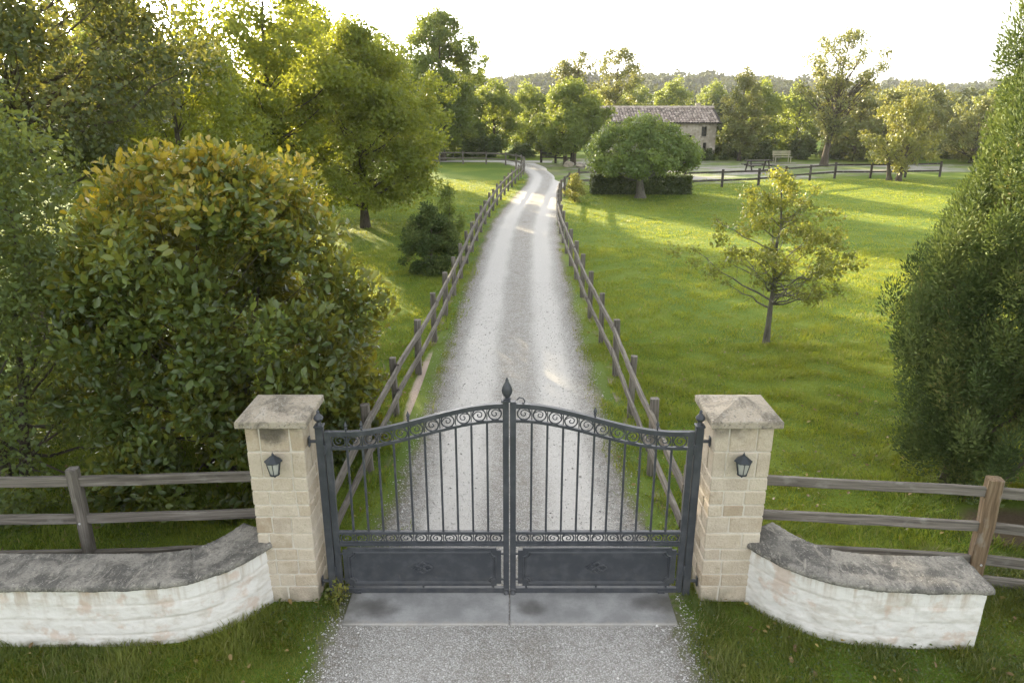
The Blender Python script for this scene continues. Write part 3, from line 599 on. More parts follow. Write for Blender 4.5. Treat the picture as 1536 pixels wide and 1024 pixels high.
# ------------------------------------------------------------------ gate
GY = 6.11; CX = -0.024
def lin(a, b, t): return a + (b - a) * t
def sst(t): t = min(max(t, 0), 1); return t * t * (3 - 2 * t)
ZL, ZH = 1.775, 2.055
def ztop(s): return ZL + (ZH - ZL) * sst((s - 0.08) / 0.92)       # s: 0 hinge side .. 1 middle
def scroll_mesh(r, cwid=0.0075):
    m = MB(); ring = [(r * math.cos(a), 0, r * math.sin(a)) for a in np.linspace(0, 2 * PI, 25)]
    m.tube(ring, cwid / 1.05, 5, False)
    sp = []
    for t in np.linspace(0, 1, 22):
        a = PI * .9 - t * 2 * PI * 1.15; q = lin(r * 0.90, r * 0.18, t ** .55); sp.append((q * math.cos(a), 0, q * math.sin(a)))
    m.tube(sp, cwid / 1.45, 5)
    return m
SC = {}
def leaf(hinge_x, mid_x, label, spikes, curl, seed):
    random.seed(seed); sg = 1 if mid_x > hinge_x else -1
    root = empty('gate_leaf', (hinge_x, GY, 0)); tag(root, label, 'gate', 'wrought iron gate leaves')
    Wd = abs(mid_x - hinge_x); X = lambda d: sg * d       # d: distance from hinge edge
    sw = 0.055; cw = 0.056
    f = MB()
    f.box((X(sw / 2), 0, (0.038 + 1.80) / 2), (sw, 0.045, 1.762), 0.004); f.box((X(Wd - cw / 2), 0, (0.038 + 2.10) / 2), (cw, 0.06, 2.062), 0.004)
    in0, in1 = sw, Wd - cw; Lw = in1 - in0; N = 44
    for dz, wd_, th in ((0.0, 0.050, 0.045), (-0.150, 0.036, 0.026)):
        Vv = []; L = []
        for i in range(N + 1):
            s = i / N; x = X(lin(in0 - .004, in1 + .004, s)); z = ztop(s) + dz
            for (a, b_) in ((-wd_ / 2, -th / 2), (wd_ / 2, -th / 2), (wd_ / 2, th / 2), (-wd_ / 2, th / 2)): Vv.append((x, a * .9, z + b_))
        Ff = [(i * 4 + q, i * 4 + (q + 1) % 4, i * 4 + 4 + (q + 1) % 4, i * 4 + 4 + q) for i in range(N) for q in range(4)]
        f.add(Vv, Ff)
    for z, h in ((0.722, 0.030), (0.592, 0.034), (0.066, 0.056)): f.box((X((in0 + in1) / 2), 0, z), (Lw + .006, 0.042, h), 0.003)
    f.box((X(in0 + Lw / 2), -.003, 0.600), (Lw, 0.012, 0.055), 0.002)
    f.build('frame', M['iron'], root)
    pitch = Lw / 11
    for i in range(1, 11):
        d = in0 + pitch * i; s = i / 11; z1 = ztop(s) - 0.158
        b = MB(); b.beam((X(d), 0, 0.73), (X(d), 0, z1), 0.020, 0.020, 1, 0, 0.003, up=(0, 1, 0)); b.build('baluster', M['iron'], root, False)
        if i in spikes:
            p = MB(); zt = ztop(s) + .018; p.tube([(X(d), 0, zt - 0.18), (X(d), 0, zt + 0.03)], 0.008, 6)
            p.lathe((X(d), 0, zt + 0.02), [(0.008, 0), (0.017, 0.012), (0.010, 0.024), (0.018, 0.04), (0.012, 0.058), (0.002, 0.085)], 8); p.build('spear_tip', M['iron'], root, True)
    for row in (0, 1):
        r = 0.0595 if row == 0 else 0.050
        for i in range(11):
            s = (i + .5) / 11; d = in0 + pitch * (i + .5); z = ztop(s) - 0.0775 if row == 0 else 0.658
            if (row) not in SC: o = scroll_mesh(r).build('scroll', M['iron'], root, True); SC[row] = o
            else: o = SC[row].copy(); col.objects.link(o); o.parent = root
            o.location = (X(d), 0, z); fl = 1 if i % 2 else -1; e = 1.12 if row else 1.0
            o.scale = (fl * e, 1, 1); o.rotation_euler = (0, random.uniform(-.35, .35) + (0 if row else -sg * .3 * (1 if .2 < s < .9 else 0)), 0)
            if row == 1 and i < 10:
                pass
    # ties between scrolls
    for i in range(1, 11):
        d = in0 + pitch * i
        for z in (0.658, ztop(i / 11) - .0775):
            if 'tie' not in SC: t = MB(); t.box((0, 0, 0), (0.009, 0.012, 0.108), 0.001); o = SC['tie'] = t.build('scroll_tie', M['iron'], root)
            else: o = SC['tie'].copy(); col.objects.link(o); o.parent = root
            o.location = (X(d), 0, z)
    # lower panel with notched corners, raised moulding and a rosette
    a0, a1, z0, z1 = in0 + 0.022, in1 - 0.022, 0.115, 0.550; c = 0.045
    poly = [(a0 + c, z0), (a1 - c, z0), (a1 - c, z0 + c * .6), (a1, z0 + c * .6), (a1, z1 - c * .6), (a1 - c, z1 - c * .6), (a1 - c, z1), (a0 + c, z1), (a0 + c, z1 - c * .6), (a0, z1 - c * .6), (a0, z0 + c * .6), (a0 + c, z0 + c * .6)]
    p = MB(); p.prism_xz([(X(u), v) for u, v in poly], -0.012, 0.012)
    for u in (a0 - .022, a1):
        for z in (z0 + .07, z1 - .07): p.box((X(u + .011), 0, z), (0.028, 0.014, 0.016))
    for u in (a0 + .08, (a0 + a1) / 2, a1 - .08): p.box((X(u), 0, 0.104), (0.02, 0.016, 0.030))
    pn = p.build('panel', M['iron'], root)
    mo = MB()
    def moulding(ins, rad, cr, y):
        b0, b1, y0, y1 = a0 + ins, a1 - ins, z0 + ins * .72, z1 - ins * .72; path = []
        for (ux, uz, st) in ((b0, y0, 90), (b1, y0, 180), (b1, y1, 270), (b0, y1, 360)):
            for q in np.linspace(0, 90, 6):
                an = math.radians(st - q); path.append((X(ux + cr * math.cos(an)), y, uz + cr * math.sin(an)))
        path.append(path[0]); mo.tube(path, rad, 6, False)
    moulding(0.055, 0.010, 0.0001 + .05, -0.015); moulding(0.075, 0.006, 0.05, -0.014)
    mo.build('moulding', M['iron'], pn, True)
    ro = MB(); cx = X((a0 + a1) / 2); cz = (z0 + z1) / 2
    for (sx, sz) in ((1, 0), (-1, 0), (0, 1), (0, -1)):
        L_ = 0.10 if sx else 0.062; wv = 0.034
        loop = [(cx + sx * L_ * t_ + (0 if sx else wv * math.sin(t_ * PI) * k_), -0.018, cz + sz * L_ * t_ + (wv * math.sin(t_ * PI) * k_ if sx else 0)) for k_, ts in ((1, np.linspace(0, 1, 8)), (-1, np.linspace(1, 0, 8))) for t_ in ts]
        ro.tube(loop, 0.008, 5)
    for an in (45, 135, 225, 315):
        q = math.radians(an); sp = [(cx + 0.055 * math.cos(q) * 1.15 + .02 * (1 - t_) * math.cos(q + t_ * 7), -0.017, cz + 0.033 * math.sin(q) * 1.1 + .02 * (1 - t_) * math.sin(q + t_ * 7)) for t_ in np.linspace(0, .9, 12)]
        ro.tube(sp, 0.007, 5)
    ro.lathe((cx, -0.014, cz - .014), [(0.002, 0), (0.012, 0.006), (0.014, 0.014), (0.012, 0.022), (0.002, 0.028)], 8); ro.build('rosette', M['iron'], pn, True)
    # drop bolt at the meeting stile, wheel stop near the hinge
    bo = MB(); bo.box((X(Wd - cw / 2), -.012, 0.072), (0.05, 0.05, 0.05), 0.006); bo.lathe((X(Wd - cw / 2), -0.03, 0.034), [(0.016, 0), (0.028, 0.006), (0.024, 0.022), (0.012, 0.034)], 10); bo.build('drop_bolt', M['iron'], root, True)
    ft = MB(); ft.box((X(0.20), 0.0, 0.048), (0.07, 0.06, 0.03), 0.004); ft.build('stop_foot', M['iron'], root)
    cb = MB()
    if curl:
        path = [(X(Wd - cw - 0.005), 0, 2.11), (X(Wd - cw - .03), 0, 2.135), (X(Wd - cw - .065), 0, 2.125), (X(Wd - cw - .08), 0, 2.10), (X(Wd - cw - .07), 0, 2.075), (X(Wd - cw - .055), 0, 2.085)]
        cb.tube(path, 0.006, 5); cb.build('scroll_finial', M['iron'], root, True)
    else:
        cb.box((X(Wd - cw / 2) + .0, 0, 2.106), (0.085, 0.075, 0.018), 0.004)
        cb.lathe((X(Wd - cw / 2 + .012), 0, 2.114), [(0.034, 0), (0.038, 0.012), (0.022, 0.024), (0.030, 0.034), (0.046, 0.065), (0.050, 0.09), (0.040, 0.13), (0.022, 0.165), (0.014, 0.18), (0.016, 0.19), (0.004, 0.215)], 12)
        cb.build('spear_finial', M['iron'], root, True)
    return root
leaf(-1.735, CX - 0.005, 'dark iron gate leaf with the tall spear finial, hinged beside the stained pillar', (1, 2, 5), False, 5)
leaf(1.688, CX + 0.005, 'dark iron gate leaf with a curled hook at its top, hinged beside the clean pillar', (2, 6), True, 6)
def gpost(x, label, sg):
    root = empty('gate_post', (x, GY + .01, 0)); tag(root, label, 'gate post', 'iron posts of the gate')
    p = MB(); p.box((0, 0, 0.92), (0.072, 0.072, 1.84), 0.005); p.box((0, 0, 1.85), (0.088, 0.088, 0.02), 0.004); p.build('shaft', M['iron'], root)
    f = MB(); f.lathe((0, 0, 1.86), [(0.030, 0), (0.024, 0.012), (0.020, 0.03), (0.040, 0.05), (0.046, 0.066), (0.038, 0.085), (0.020, 0.105), (0.012, 0.12), (0.016, 0.13), (0.004, 0.15)], 12); f.build('ball_finial', M['iron'], root, True)
    for z in (1.69, 0.16):
        h = MB(); h.tube([(sg * 0.03, 0, z), (sg * 0.105, 0, z)], 0.016, 8); h.box((sg * 0.104, 0, z), (0.012, 0.05, 0.10), 0.003); h.build('wall_bracket', M['iron'], root)
    for z in (1.62, 0.30):
        h = MB(); h.tube([(-sg * 0.043, -0.03, z - .05), (-sg * 0.043, -0.03, z + .05)], 0.014, 8); h.build('hinge', M['iron'], root)
gpost(-1.781, 'square iron gate post with ball finial bracketed to the stained stone pillar', -1)
gpost(1.734, 'square iron gate post with ball finial bracketed to the clean stone pillar', 1)

# ------------------------------------------------------------------ fences
def resample(pts, step):
    P = np.array(pts, float); s = np.concatenate([[0], np.cumsum(np.linalg.norm(np.diff(P, axis=0), axis=1))])
    n = max(2, int(round(s[-1] / step)) + 1); t = np.linspace(0, s[-1], n); return np.stack([np.interp(t, s, P[:, j]) for j in (0, 1)], 1)
def chaikin(P, k=2):
    P = np.array(P, float)
    for _ in range(k):
        Q = [P[0]]
        for a, b in zip(P[:-1], P[1:]): Q += [a * .75 + b * .25, a * .25 + b * .75]
        Q.append(P[-1]); P = np.array(Q)
    return P
def fence(label, P, zr, hpost, side, mats, seed, psize=0.10, rail=(0.045, 0.105), hfun=None, top_slant=True, brown=None, bolts=False, over=0.0):
    """side: +1 rails on the left of the walking direction, -1 on the right, 0 between posts"""
    random.seed(seed); P = np.array(P, float); root = empty('post_and_rail_fence', (P[0, 0], P[0, 1], 0)); tag(root, label, 'fence', 'post and rail fences')
    o = Vector((P[0, 0], P[0, 1], 0))
    for i, p in enumerate(P):
        h = hpost * (hfun(i) if hfun else 1) + random.uniform(-.05, .05) * (0 if bolts else 1); m = MB(); ti = (random.uniform(-.02, .02), random.uniform(-.02, .02))
        if bolts: ti = (0, 0)
        t = P[min(i + 1, len(P) - 1)] - P[max(i - 1, 0)]; t /= np.linalg.norm(t)
        m.beam((p[0] - o.x, p[1] - o.y, -0.05), (p[0] - o.x + ti[0], p[1] - o.y + ti[1], h), psize * random.uniform(.9, 1.12), psize * random.uniform(.9, 1.12), 5, 0.004, 0.016, up=(t[0], t[1], 0))
        m.build('post', M['wood_brown'] if brown is not None and i in brown else mats[0], root)
    for i in range(len(P) - 1):
        a, b = P[i], P[i + 1]; t = (b - a) / np.linalg.norm(b - a); nrm = np.array([-t[1], t[0]]) * side * (psize / 2 + rail[0] / 2 - 0.004)
        for z in zr:
            j0, j1 = random.uniform(-.018, .018), random.uniform(-.018, .018)
            if bolts: j0 = j1 = 0
            ex = over if side else -psize / 2 + .01
            q0 = a + nrm - t * ex; q1 = b + nrm + t * ex; st = 0.006 * (i % 2) * side
            k0 = hfun(i) if hfun else 1; k1 = hfun(i + 1) if hfun else 1
            m = MB(); m.beam((q0[0] - o.x - t[1] * st, q0[1] - o.y + t[0] * st, z * k0 + j0), (q1[0] - o.x - t[1] * st, q1[1] - o.y + t[0] * st, z * k1 + j1), rail[0], rail[1] * random.uniform(.92, 1.08), 7, 0.0035, 0.008)
            m.build('rail', mats[1], root)
    if bolts:
        for i, p in enumerate(P):
            for z in zr[:2]:
                m = MB(); m.lathe((0, 0, 0), [(0.013, 0), (0.012, 0.006), (0.004, 0.009)], 8)
                ob = m.build('bolt', M['bolt'], root); ob.rotation_euler = (PI / 2, 0, 0); ob.location = (p[0] - o.x, p[1] - o.y - psize * .58, z - .02)
    return root
WD = (M['wood'], M['wood'])
L_ST = [(-1.93, 6.75), (-1.90, 8.3), (-1.84, 10.0), (-1.74, 11.6), (-1.62, 13.2), (-1.55, 15.3), (-1.48, 17.0), (-1.40, 20.0), (-1.30, 23.6), (-1.08, 28.9), (-0.78, 33.5), (-0.42, 38.0), (0.12, 43.0), (0.62, 47.6), (0.88, 50.8), (0.62, 53.6), (0.0, 55.8), (-1.2, 57.2), (-3.5, 57.8), (-7.5, 58.2), (-13, 58.6)]
fence('long weathered fence on the shrub side of the driveway, curling away from the farmhouse', resample(chaikin(L_ST), 1.85), (0.42, 0.83), 0.98, -1, WD, 21, over=0.06)
R_ST = [(1.86, 6.75), (1.84, 8.3), (1.83, 10.3), (1.87, 12.3), (1.79, 14.4), (1.75, 16.5), (1.76, 19.6), (1.74, 23.6), (1.80, 28.0), (1.98, 31.5), (2.22, 34.5), (2.6, 37.3), (3.25, 40.4), (4.1, 41.7), (5.2, 42.0)]
fence('weathered fence on the open lawn side of the driveway, bending behind a bronze shrub', resample(chaikin(R_ST), 1.85), (0.44, 0.88), 1.06, 1, WD, 22, over=0.06)
fence('dark two-rail fence across the back of the lawn before the gravel yard', resample([(9.6, 41.2), (14.3, 42.7), (20, 46.6), (27.5, 47.7)], 2.3), (0.40, 0.84), 0.98, 0, (M['wood_dark'], M['wood_dark']), 23, 0.12)
fence('grey front fence behind the long wall, with one round-topped post before the shrub', [(-7.1, 6.42), (-4.40, 6.50), (-2.30, 6.62)], (0.20, 0.63, 1.06), 1.2, 0, WD, 24, 0.115, (0.05, 0.105), None, True, None, True)
fence('grey front fence with a brown square post at the end of the short wall', [(2.44, 6.52), (4.70, 6.28), (7.2, 5.75)], (0.06, 0.30, 0.68, 1.07), 1.21, 0, WD, 25, 0.13, (0.05, 0.105), None, True, (1,), True)
fence('low dark rail barrier beside the gravel at the far bend', [(2.3, 58.8), (3.4, 58.2), (4.6, 57.6)], (0.45, 0.75), 0.95, 0, (M['wood_dark'], M['wood_dark']), 26, 0.16)

# ------------------------------------------------------------------ leaves & trees
def leaf_geo(P, A, N, size, width, rnd, shape='rhomb'):
    """P base points, A axis, N normal (unit). returns V, faces list, rnd"""
    B = np.cross(N, A); n = len(P); s = size[:, None]; w_ = (size * width)[:, None]
    if shape == 'rhomb':
        v = [P, P + A * s * .45 + B * w_ * .5 + N * s * .06, P + A * s, P + A * s * .5 - B * w_ * .5 + N * s * .06]
        V = np.stack(v, 1).reshape(-1, 3); i = np.arange(n)[:, None] * 4
        return V, [np.concatenate([i, i + 1, i + 2, i + 3], 1)], np.repeat(rnd, 4)
    v = [P, P + A * s * .28 + B * w_ * .36 + N * s * .07, P + A * s * .68 + B * w_ * .44 + N * s * .05, P + A * s - N * s * .12,
         P + A * s * .68 - B * w_ * .44 + N * s * .05, P + A * s * .28 - B * w_ * .36 + N * s * .07, P + A * s * .45 + N * s * .0]
    V = np.stack(v, 1).reshape(-1, 3); i = np.arange(n)[:, None] * 7
    q = [np.concatenate([i, i + 1, i + 2, i + 6], 1), np.concatenate([i, i + 6, i + 4, i + 5], 1)]
    t = [np.concatenate([i + 6, i + 2, i + 3], 1), np.concatenate([i + 6, i + 3, i + 4], 1)]
    return V, [np.concatenate(q), np.concatenate(t)], np.repeat(rnd, 7)
def unit(a): return a / (np.linalg.norm(a, axis=-1, keepdims=True) + 1e-9)
def make_leaves(r, C, R, n, size, width, out=0.7, upb=0.35, shell=0.5, flat_=0.8, tip=0.0, wts=None, jit=0.3, rise=0.0, clw=0.5):
    wt = R ** 2 if wts is None else wts; idx = r.choice(len(C), n, p=wt / wt.sum())
    d = unit(r.normal(size=(n, 3))); rad = R[idx] * r.random(n) ** shell
    P = C[idx] + d * rad[:, None] * np.array([1, 1, flat_])
    N = unit(d * out + r.normal(size=(n, 3)) * .6 + np.array([0, 0, upb])); A = unit(np.cross(N, r.normal(size=(n, 3))))
    if tip: A = unit(A + d * tip); N = unit(N - A * (N * A).sum(1, keepdims=True))
    if rise: A = unit(A + np.array([0, 0, rise])); N = unit(N - A * (N * A).sum(1, keepdims=True))
    cl = r.random(len(C)); rnd = np.clip(clw * cl[idx] + (1 - clw) * r.random(n), 0, 1)
    return P, A, N, size * (1 + jit * r.normal(size=n)).clip(.5, 1.6), width, rnd
def bez(a, b, c, n):
    t = np.linspace(0, 1, n)[:, None]; return (1 - t) ** 2 * a + 2 * t * (1 - t) * b + t * t * c
def tree(name, label, loc, h, prof, n_cl, cl_r, n_leaf, lsize, mat, seed, tr=0.12, fork=None, bark='bark', width=0.6, cat='tree', group=None, up=0.6, shape='rhomb',
         lean=(0, 0), out=0.7, upb=0.35, sx=1.0, hollow=0.55, ttop=0.8, limb_n=40, twig=0, tip=0.0, flat_=0.8, shell=0.5, jitter=0.25, stems=1, limbr=0.32, top_tint=0.0, ljit=0.3, wob_=1.0, rise=0.0, clw=0.5, rvar=(.65, 1.25)):
    """prof: list of (z fraction of h, radius m) - the crown's envelope"""
    r = np.random.default_rng(seed); random.seed(seed)
    root = empty(name, loc); tag(root, label, cat, group)
    pz = np.array([p[0] for p in prof]) * h; pr = np.array([p[1] for p in prof])
    zz = np.linspace(pz[0], pz[-1], 200); rr = np.interp(zz, pz, pr); wv = rr + .15 * rr.max(); wv /= wv.sum()
    C = []; tries = 0; ph = r.uniform(0, 6.28, 4)
    while len(C) < n_cl and tries < n_cl * 60:
        tries += 1; z = r.choice(zz, p=wv); a = r.uniform(0, 2 * PI); lob = 1 + jitter * (math.sin(2 * a + ph[0] + z * 1.3) + math.sin(3 * a + ph[1] - z * 1.7)) * .5
        rad = max(np.interp(z, pz, pr) * lob - cl_r * .55, 0.02) * (hollow + (1 - hollow) * r.random()) * (1 if r.random() < .8 else r.random())
        p = np.array([rad * math.cos(a) * sx + lean[0] * z / h, rad * math.sin(a) + lean[1] * z / h, z])
        if all(np.linalg.norm(p - q) > cl_r * .55 for q in C[-60:]) or tries > n_cl * 30: C.append(p)
    C = np.array(C); R = cl_r * r.uniform(*rvar, len(C))
    m = MB(); tops = []
    for s_ in range(stems):
        th = h * ttop * (1 if s_ == 0 else r.uniform(.75, .95)); ang = 2 * PI * s_ / max(stems, 1) + 0.6; spread = 0 if stems == 1 else tr * 1.4
        tp = []; nseg = 9; wob = np.cumsum(r.normal(size=(nseg, 2)) * .018 * wob_ * h / 3, axis=0); fan = 0 if stems == 1 else h * .10
        for i in range(nseg):
            f = i / (nseg - 1); tp.append((lean[0] * f * ttop + wob[i, 0] * f + math.cos(ang) * (spread + fan * f), lean[1] * f * ttop + wob[i, 1] * f + math.sin(ang) * (spread + fan * f), th * f - (.06 if i == 0 else 0)))
        tr_ = tr / stems ** .35; trr = [tr_ * (1.35 if i == 0 else 1) * (1 - .82 * (i / (nseg - 1)) ** .9) for i in range(nseg)]
        m.tube(tp, trr, 9); tops.append((np.array(tp), np.array(trr)))
    order = r.permutation(len(C))[:limb_n]
    for q in order:
        c = C[q]; tp, trr = tops[r.integers(len(tops))]
        hd = math.hypot(c[0] - tp[0, 0], c[1] - tp[0, 1]); z0 = min(max(c[2] - hd * up - .1, (pz[0] * .75 if fork is None else fork) + r.random() * .2 * h), tp[-1, 2] * .97)
        b = np.array([np.interp(z0, tp[:, 2], tp[:, j]) for j in range(3)]); rb = np.interp(z0, tp[:, 2], trr) * limbr / .5 * .6
        mid = b * .5 + c * .5 + np.array([0, 0, -.06 * hd]) + r.normal(size=3) * .05 * hd
        pts = bez(b, mid, c, 7); pts[1:-1] += r.normal(size=(5, 3)) * .018 * max(hd, .3)
        rt = max(rb * .18, .004); m.tube(pts, list(np.linspace(max(rb, .008), rt, 7)), 5, False)
        for _ in range(twig):
            k0 = r.integers(3, 7); e = pts[k0] + r.normal(size=3) * R[q] * .7; m.tube([pts[k0], (pts[k0] + e) / 2 + r.normal(size=3) * .05 * R[q], e], [rt * 1.3, rt, rt * .5], 4, False)
    m.build('trunk', M[bark], root, True, 60)
    Lf = make_leaves(r, C, R, n_leaf, lsize, width, out, upb, shell, flat_, tip, None, ljit, rise, clw)
    if top_tint: Lf = (*Lf[:5], np.clip(Lf[5] * (1 - top_tint * .35) + top_tint * np.clip((Lf[0][:, 2] / h - .52) / .45, 0, 1) ** 1.3 * r.random(n_leaf) ** .8, 0, 1))  # leaf colour moves up the ramp, yellower towards the top
    V, Fs, rn = leaf_geo(*Lf, shape=shape); V[:, 2] = np.maximum(V[:, 2], 0.02)
    np_mesh('crown', V, Fs, M[mat], root, {'rnd': rn})
    return root
exec_trees = True
OV = [(0.18, 0.55), (0.3, 0.85), (0.5, 1.0), (0.72, 0.86), (0.9, 0.5), (1.0, 0.12)]
def ov(rad, z0=0.18, full=OV):
    return [(z0 + (z - full[0][0]) / (1 - full[0][0]) * (1 - z0), q * rad) for z, q in full]
VASE = [(0.28, 0.25), (0.45, 0.6), (0.65, 0.95), (0.82, 1.0), (0.93, 0.7), (1.0, 0.2)]

# --- near left: big-leafed shrub and its fine-leafed neighbour
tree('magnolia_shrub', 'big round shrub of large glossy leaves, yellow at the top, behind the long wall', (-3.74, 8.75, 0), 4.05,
     [(0.01, 1.62), (0.15, 1.74), (0.4, 1.84), (0.62, 1.80), (0.82, 1.62), (0.93, 1.25), (1.0, 0.75)], 300, 0.27, 56000, 0.088, 'lf_magnolia', 31, 0.09, None, 'bark', 0.52, 'shrub', None, 0.9, 'leaf', tip=0.8, hollow=0.78, out=0.9, upb=0.15, limb_n=70, stems=3, ttop=.7, jitter=.26, top_tint=.75, ljit=.55, clw=.7, rvar=(.5, 1.55), rise=.35)
tree('fine_leaved_shrub', 'tall dark shrub of tiny leaves at the frame edge behind the front fence', (-6.55, 8.5, 0), 5.0,
     [(0.01, 1.95), (0.2, 2.0), (0.5, 1.95), (0.75, 1.6), (0.93, 0.9), (1.0, 0.3)], 150, 0.42, 42000, 0.075, 'lf_dark', 32, 0.10, None, 'bark', 0.5, 'shrub', None, 0.9, tip=.3, hollow=.65, limb_n=60, stems=3, ttop=.7)
tree('ash_tree', 'dark tall tree overhanging the top corner with sky flecks through its leaves', (-9.6, 14.0, 0), 9.8, ov(4.2, 0.34), 190, 0.62, 56000, 0.10, 'lf_ash', 33, 0.2, cat='tree', twig=2, limb_n=90, hollow=.5)
tree('acacia_tree', 'bright yellow-green tree glowing behind the big-leafed shrub', (-8.6, 19.5, 0), 6.3, ov(3.2, 0.12), 140, 0.55, 42000, 0.10, 'lf_yellow', 34, 0.16, hollow=.5)
tree('elm_tree', 'tall yellow-green tree rising to the top edge behind the glowing tree', (-8.2, 25.5, 0), 9.6, ov(3.2, 0.30), 150, 0.6, 40000, 0.12, 'lf_yellow', 35, 0.2, hollow=.5)
tree('lime_tree', 'broad tree with a dark trunk on the lawn beside the small conifer', (-5.7, 28.2, 0), 7.2, [(.13, 2.2), (.24, 3.3), (.42, 3.95), (.62, 3.6), (.82, 2.4), (1, .5)], 230, 0.6, 74000, 0.115, 'lf_yellow', 36, 0.17, hollow=.5)
tree('poplar_tree', 'tall rounded tree standing highest beside the far bend, sky through its crown', (-5.6, 60.5, 0), 11.2, [(.08, 2.4), (.3, 3.2), (.55, 4.0), (.75, 3.7), (.9, 2.4), (1, .8)], 210, 0.75, 42000, 0.19, 'lf_green', 37, 0.25, twig=2, hollow=.5, jitter=.12)
tree('maple_tree', 'rounded green tree whose crown shows just over the broad lawn tree', (-10.2, 49.0, 0), 9.1, ov(3.3, 0.15), 120, 0.7, 24000, 0.18, 'lf_green', 38, 0.22, hollow=.5)
t_big = tree('oak_tree', 'tallest green tree at the top edge, behind the yellow-green trees', (-10.5, 40.0, 0), 10.5, ov(3.6, 0.12), 140, 0.75, 26000, 0.18, 'lf_green', 39, 0.25, hollow=.5)
for (x, y, s, a, lb) in ((-13.6, 26.5, .74, 2.9, 'green tree in the grove between the overhanging dark tree and the tall yellow-green one'), (-17.5, 30, .80, 1.0, 'green tree deep in the grove behind the overhanging dark tree'), (-21, 41, .9, 2.2, 'green tree at the back of the grove near the frame edge'),
                         (-15.5, 52, .75, 3.3, 'green tree far back in the grove, just right of the tallest one'), (-8.8, 72, .8, 4.4, 'green tree behind the tall rounded tree at the far bend'), (-11.0, 67, .98, 1.9, 'green tree whose crown fills the gap beside the tall rounded tree'), (-28, 55, 1.25, 5.2, 'farthest grove tree at the frame edge')):
    o = dup(t_big, (x, y, 0), a, s); tag(o, lb, 'tree', 'grove trees on the shrub side')
t_big['group'] = 'grove trees on the shrub side'
tree('juniper_shrub', 'small dark bushy evergreen beside the driveway fence', (-2.3, 20.4, 0), 1.95, [(0.02, .6), (0.3, .86), (0.6, .74), (0.85, .42), (1, .12)], 80, 0.19, 20000, 0.075, 'lf_cypress', 41, 0.05, None, 'bark', 0.4, 'shrub', tip=.8, hollow=.6, limb_n=20)
tree('spindly_sapling', 'thin upright sapling just beyond the small dark evergreen', (-2.15, 25.0, 0), 2.4, [(0.08, .4), (0.35, .6), (0.65, .42), (1, .08)], 30, 0.2, 2600, 0.085, 'lf_green', 42, 0.03, None, 'bark', 0.5, 'sapling', tip=.6, limb_n=24, hollow=.3)

# --- lawn side
tree('young_tree', 'young thin tree standing alone on the open lawn, gold leaves at its top', (5.16, 14.0, 0), 3.45,
     [(0.33, 1.0), (0.38, 1.7), (0.50, 1.8), (0.60, 1.4), (0.78, 1.05), (0.92, 0.75), (1.0, 0.3)], 130, 0.21, 11000, 0.058, 'lf_young', 51, 0.062, 0.62, 'bark_grey', 0.6, 'tree', None, 0.40, hollow=.45, limb_n=40, twig=6, ttop=.93, flat_=.75, shell=.6, limbr=.42, wob_=3.2, jitter=.4)
tree('round_tree', 'low dome-shaped green tree with short trunk in front of the clipped hedge', (6.5, 37.2, 0), 3.85,
     [(0.34, 2.4), (0.42, 3.0), (0.52, 3.12), (0.72, 2.55), (0.9, 1.5), (1.0, 0.6)], 150, 0.5, 34000, 0.125, 'lf_round', 52, 0.27, 0.75, 'bark_grey', 0.6, 'tree', None, .35, hollow=.7, limb_n=60, ttop=.45, jitter=.12, out=1.0)
cyp = dict(bark='bark', width=0.34, tip=1.4, hollow=.84, out=.8, upb=.1, limb_n=30, flat_=1.9, up=1.0, jitter=.22, rise=.9, clw=.7)
tree('cypress_tree', 'large dense dark evergreen filling the frame edge behind the brown post', (6.62, 7.95, 0), 8.8,
     [(0.02, 1.0), (0.06, 1.35), (0.14, 1.62), (0.24, 1.78), (0.38, 1.80), (0.47, 1.76), (0.56, 1.58), (0.68, 1.28), (.85, .65), (1, .05)], 640, 0.17, 230000, 0.050, 'lf_cypress', 53, 0.15, cat='tree', ttop=.95, **cyp)
tree('cypress_tree', 'smaller pointed evergreen at the lawn edge of the large dark evergreen', (5.60, 8.30, 0), 4.25,
     [(0.07, .5), (0.2, .72), (0.48, .84), (0.74, .76), (.9, .42), (1, .08)], 240, 0.16, 78000, 0.048, 'lf_cypress', 54, 0.08, cat='tree', ttop=.9, **cyp)
tree('bronze_shrub', 'low bronze-yellow shrub inside the bend of the lawn side fence', (3.05, 35.6, 0), 1.35, [(0.02, .4), (0.4, .6), (0.75, .45), (1, .1)], 30, 0.2, 2600, 0.075, 'lf_gold', 55, 0.03, cat='shrub', tip=.6, limb_n=10, hollow=.3)
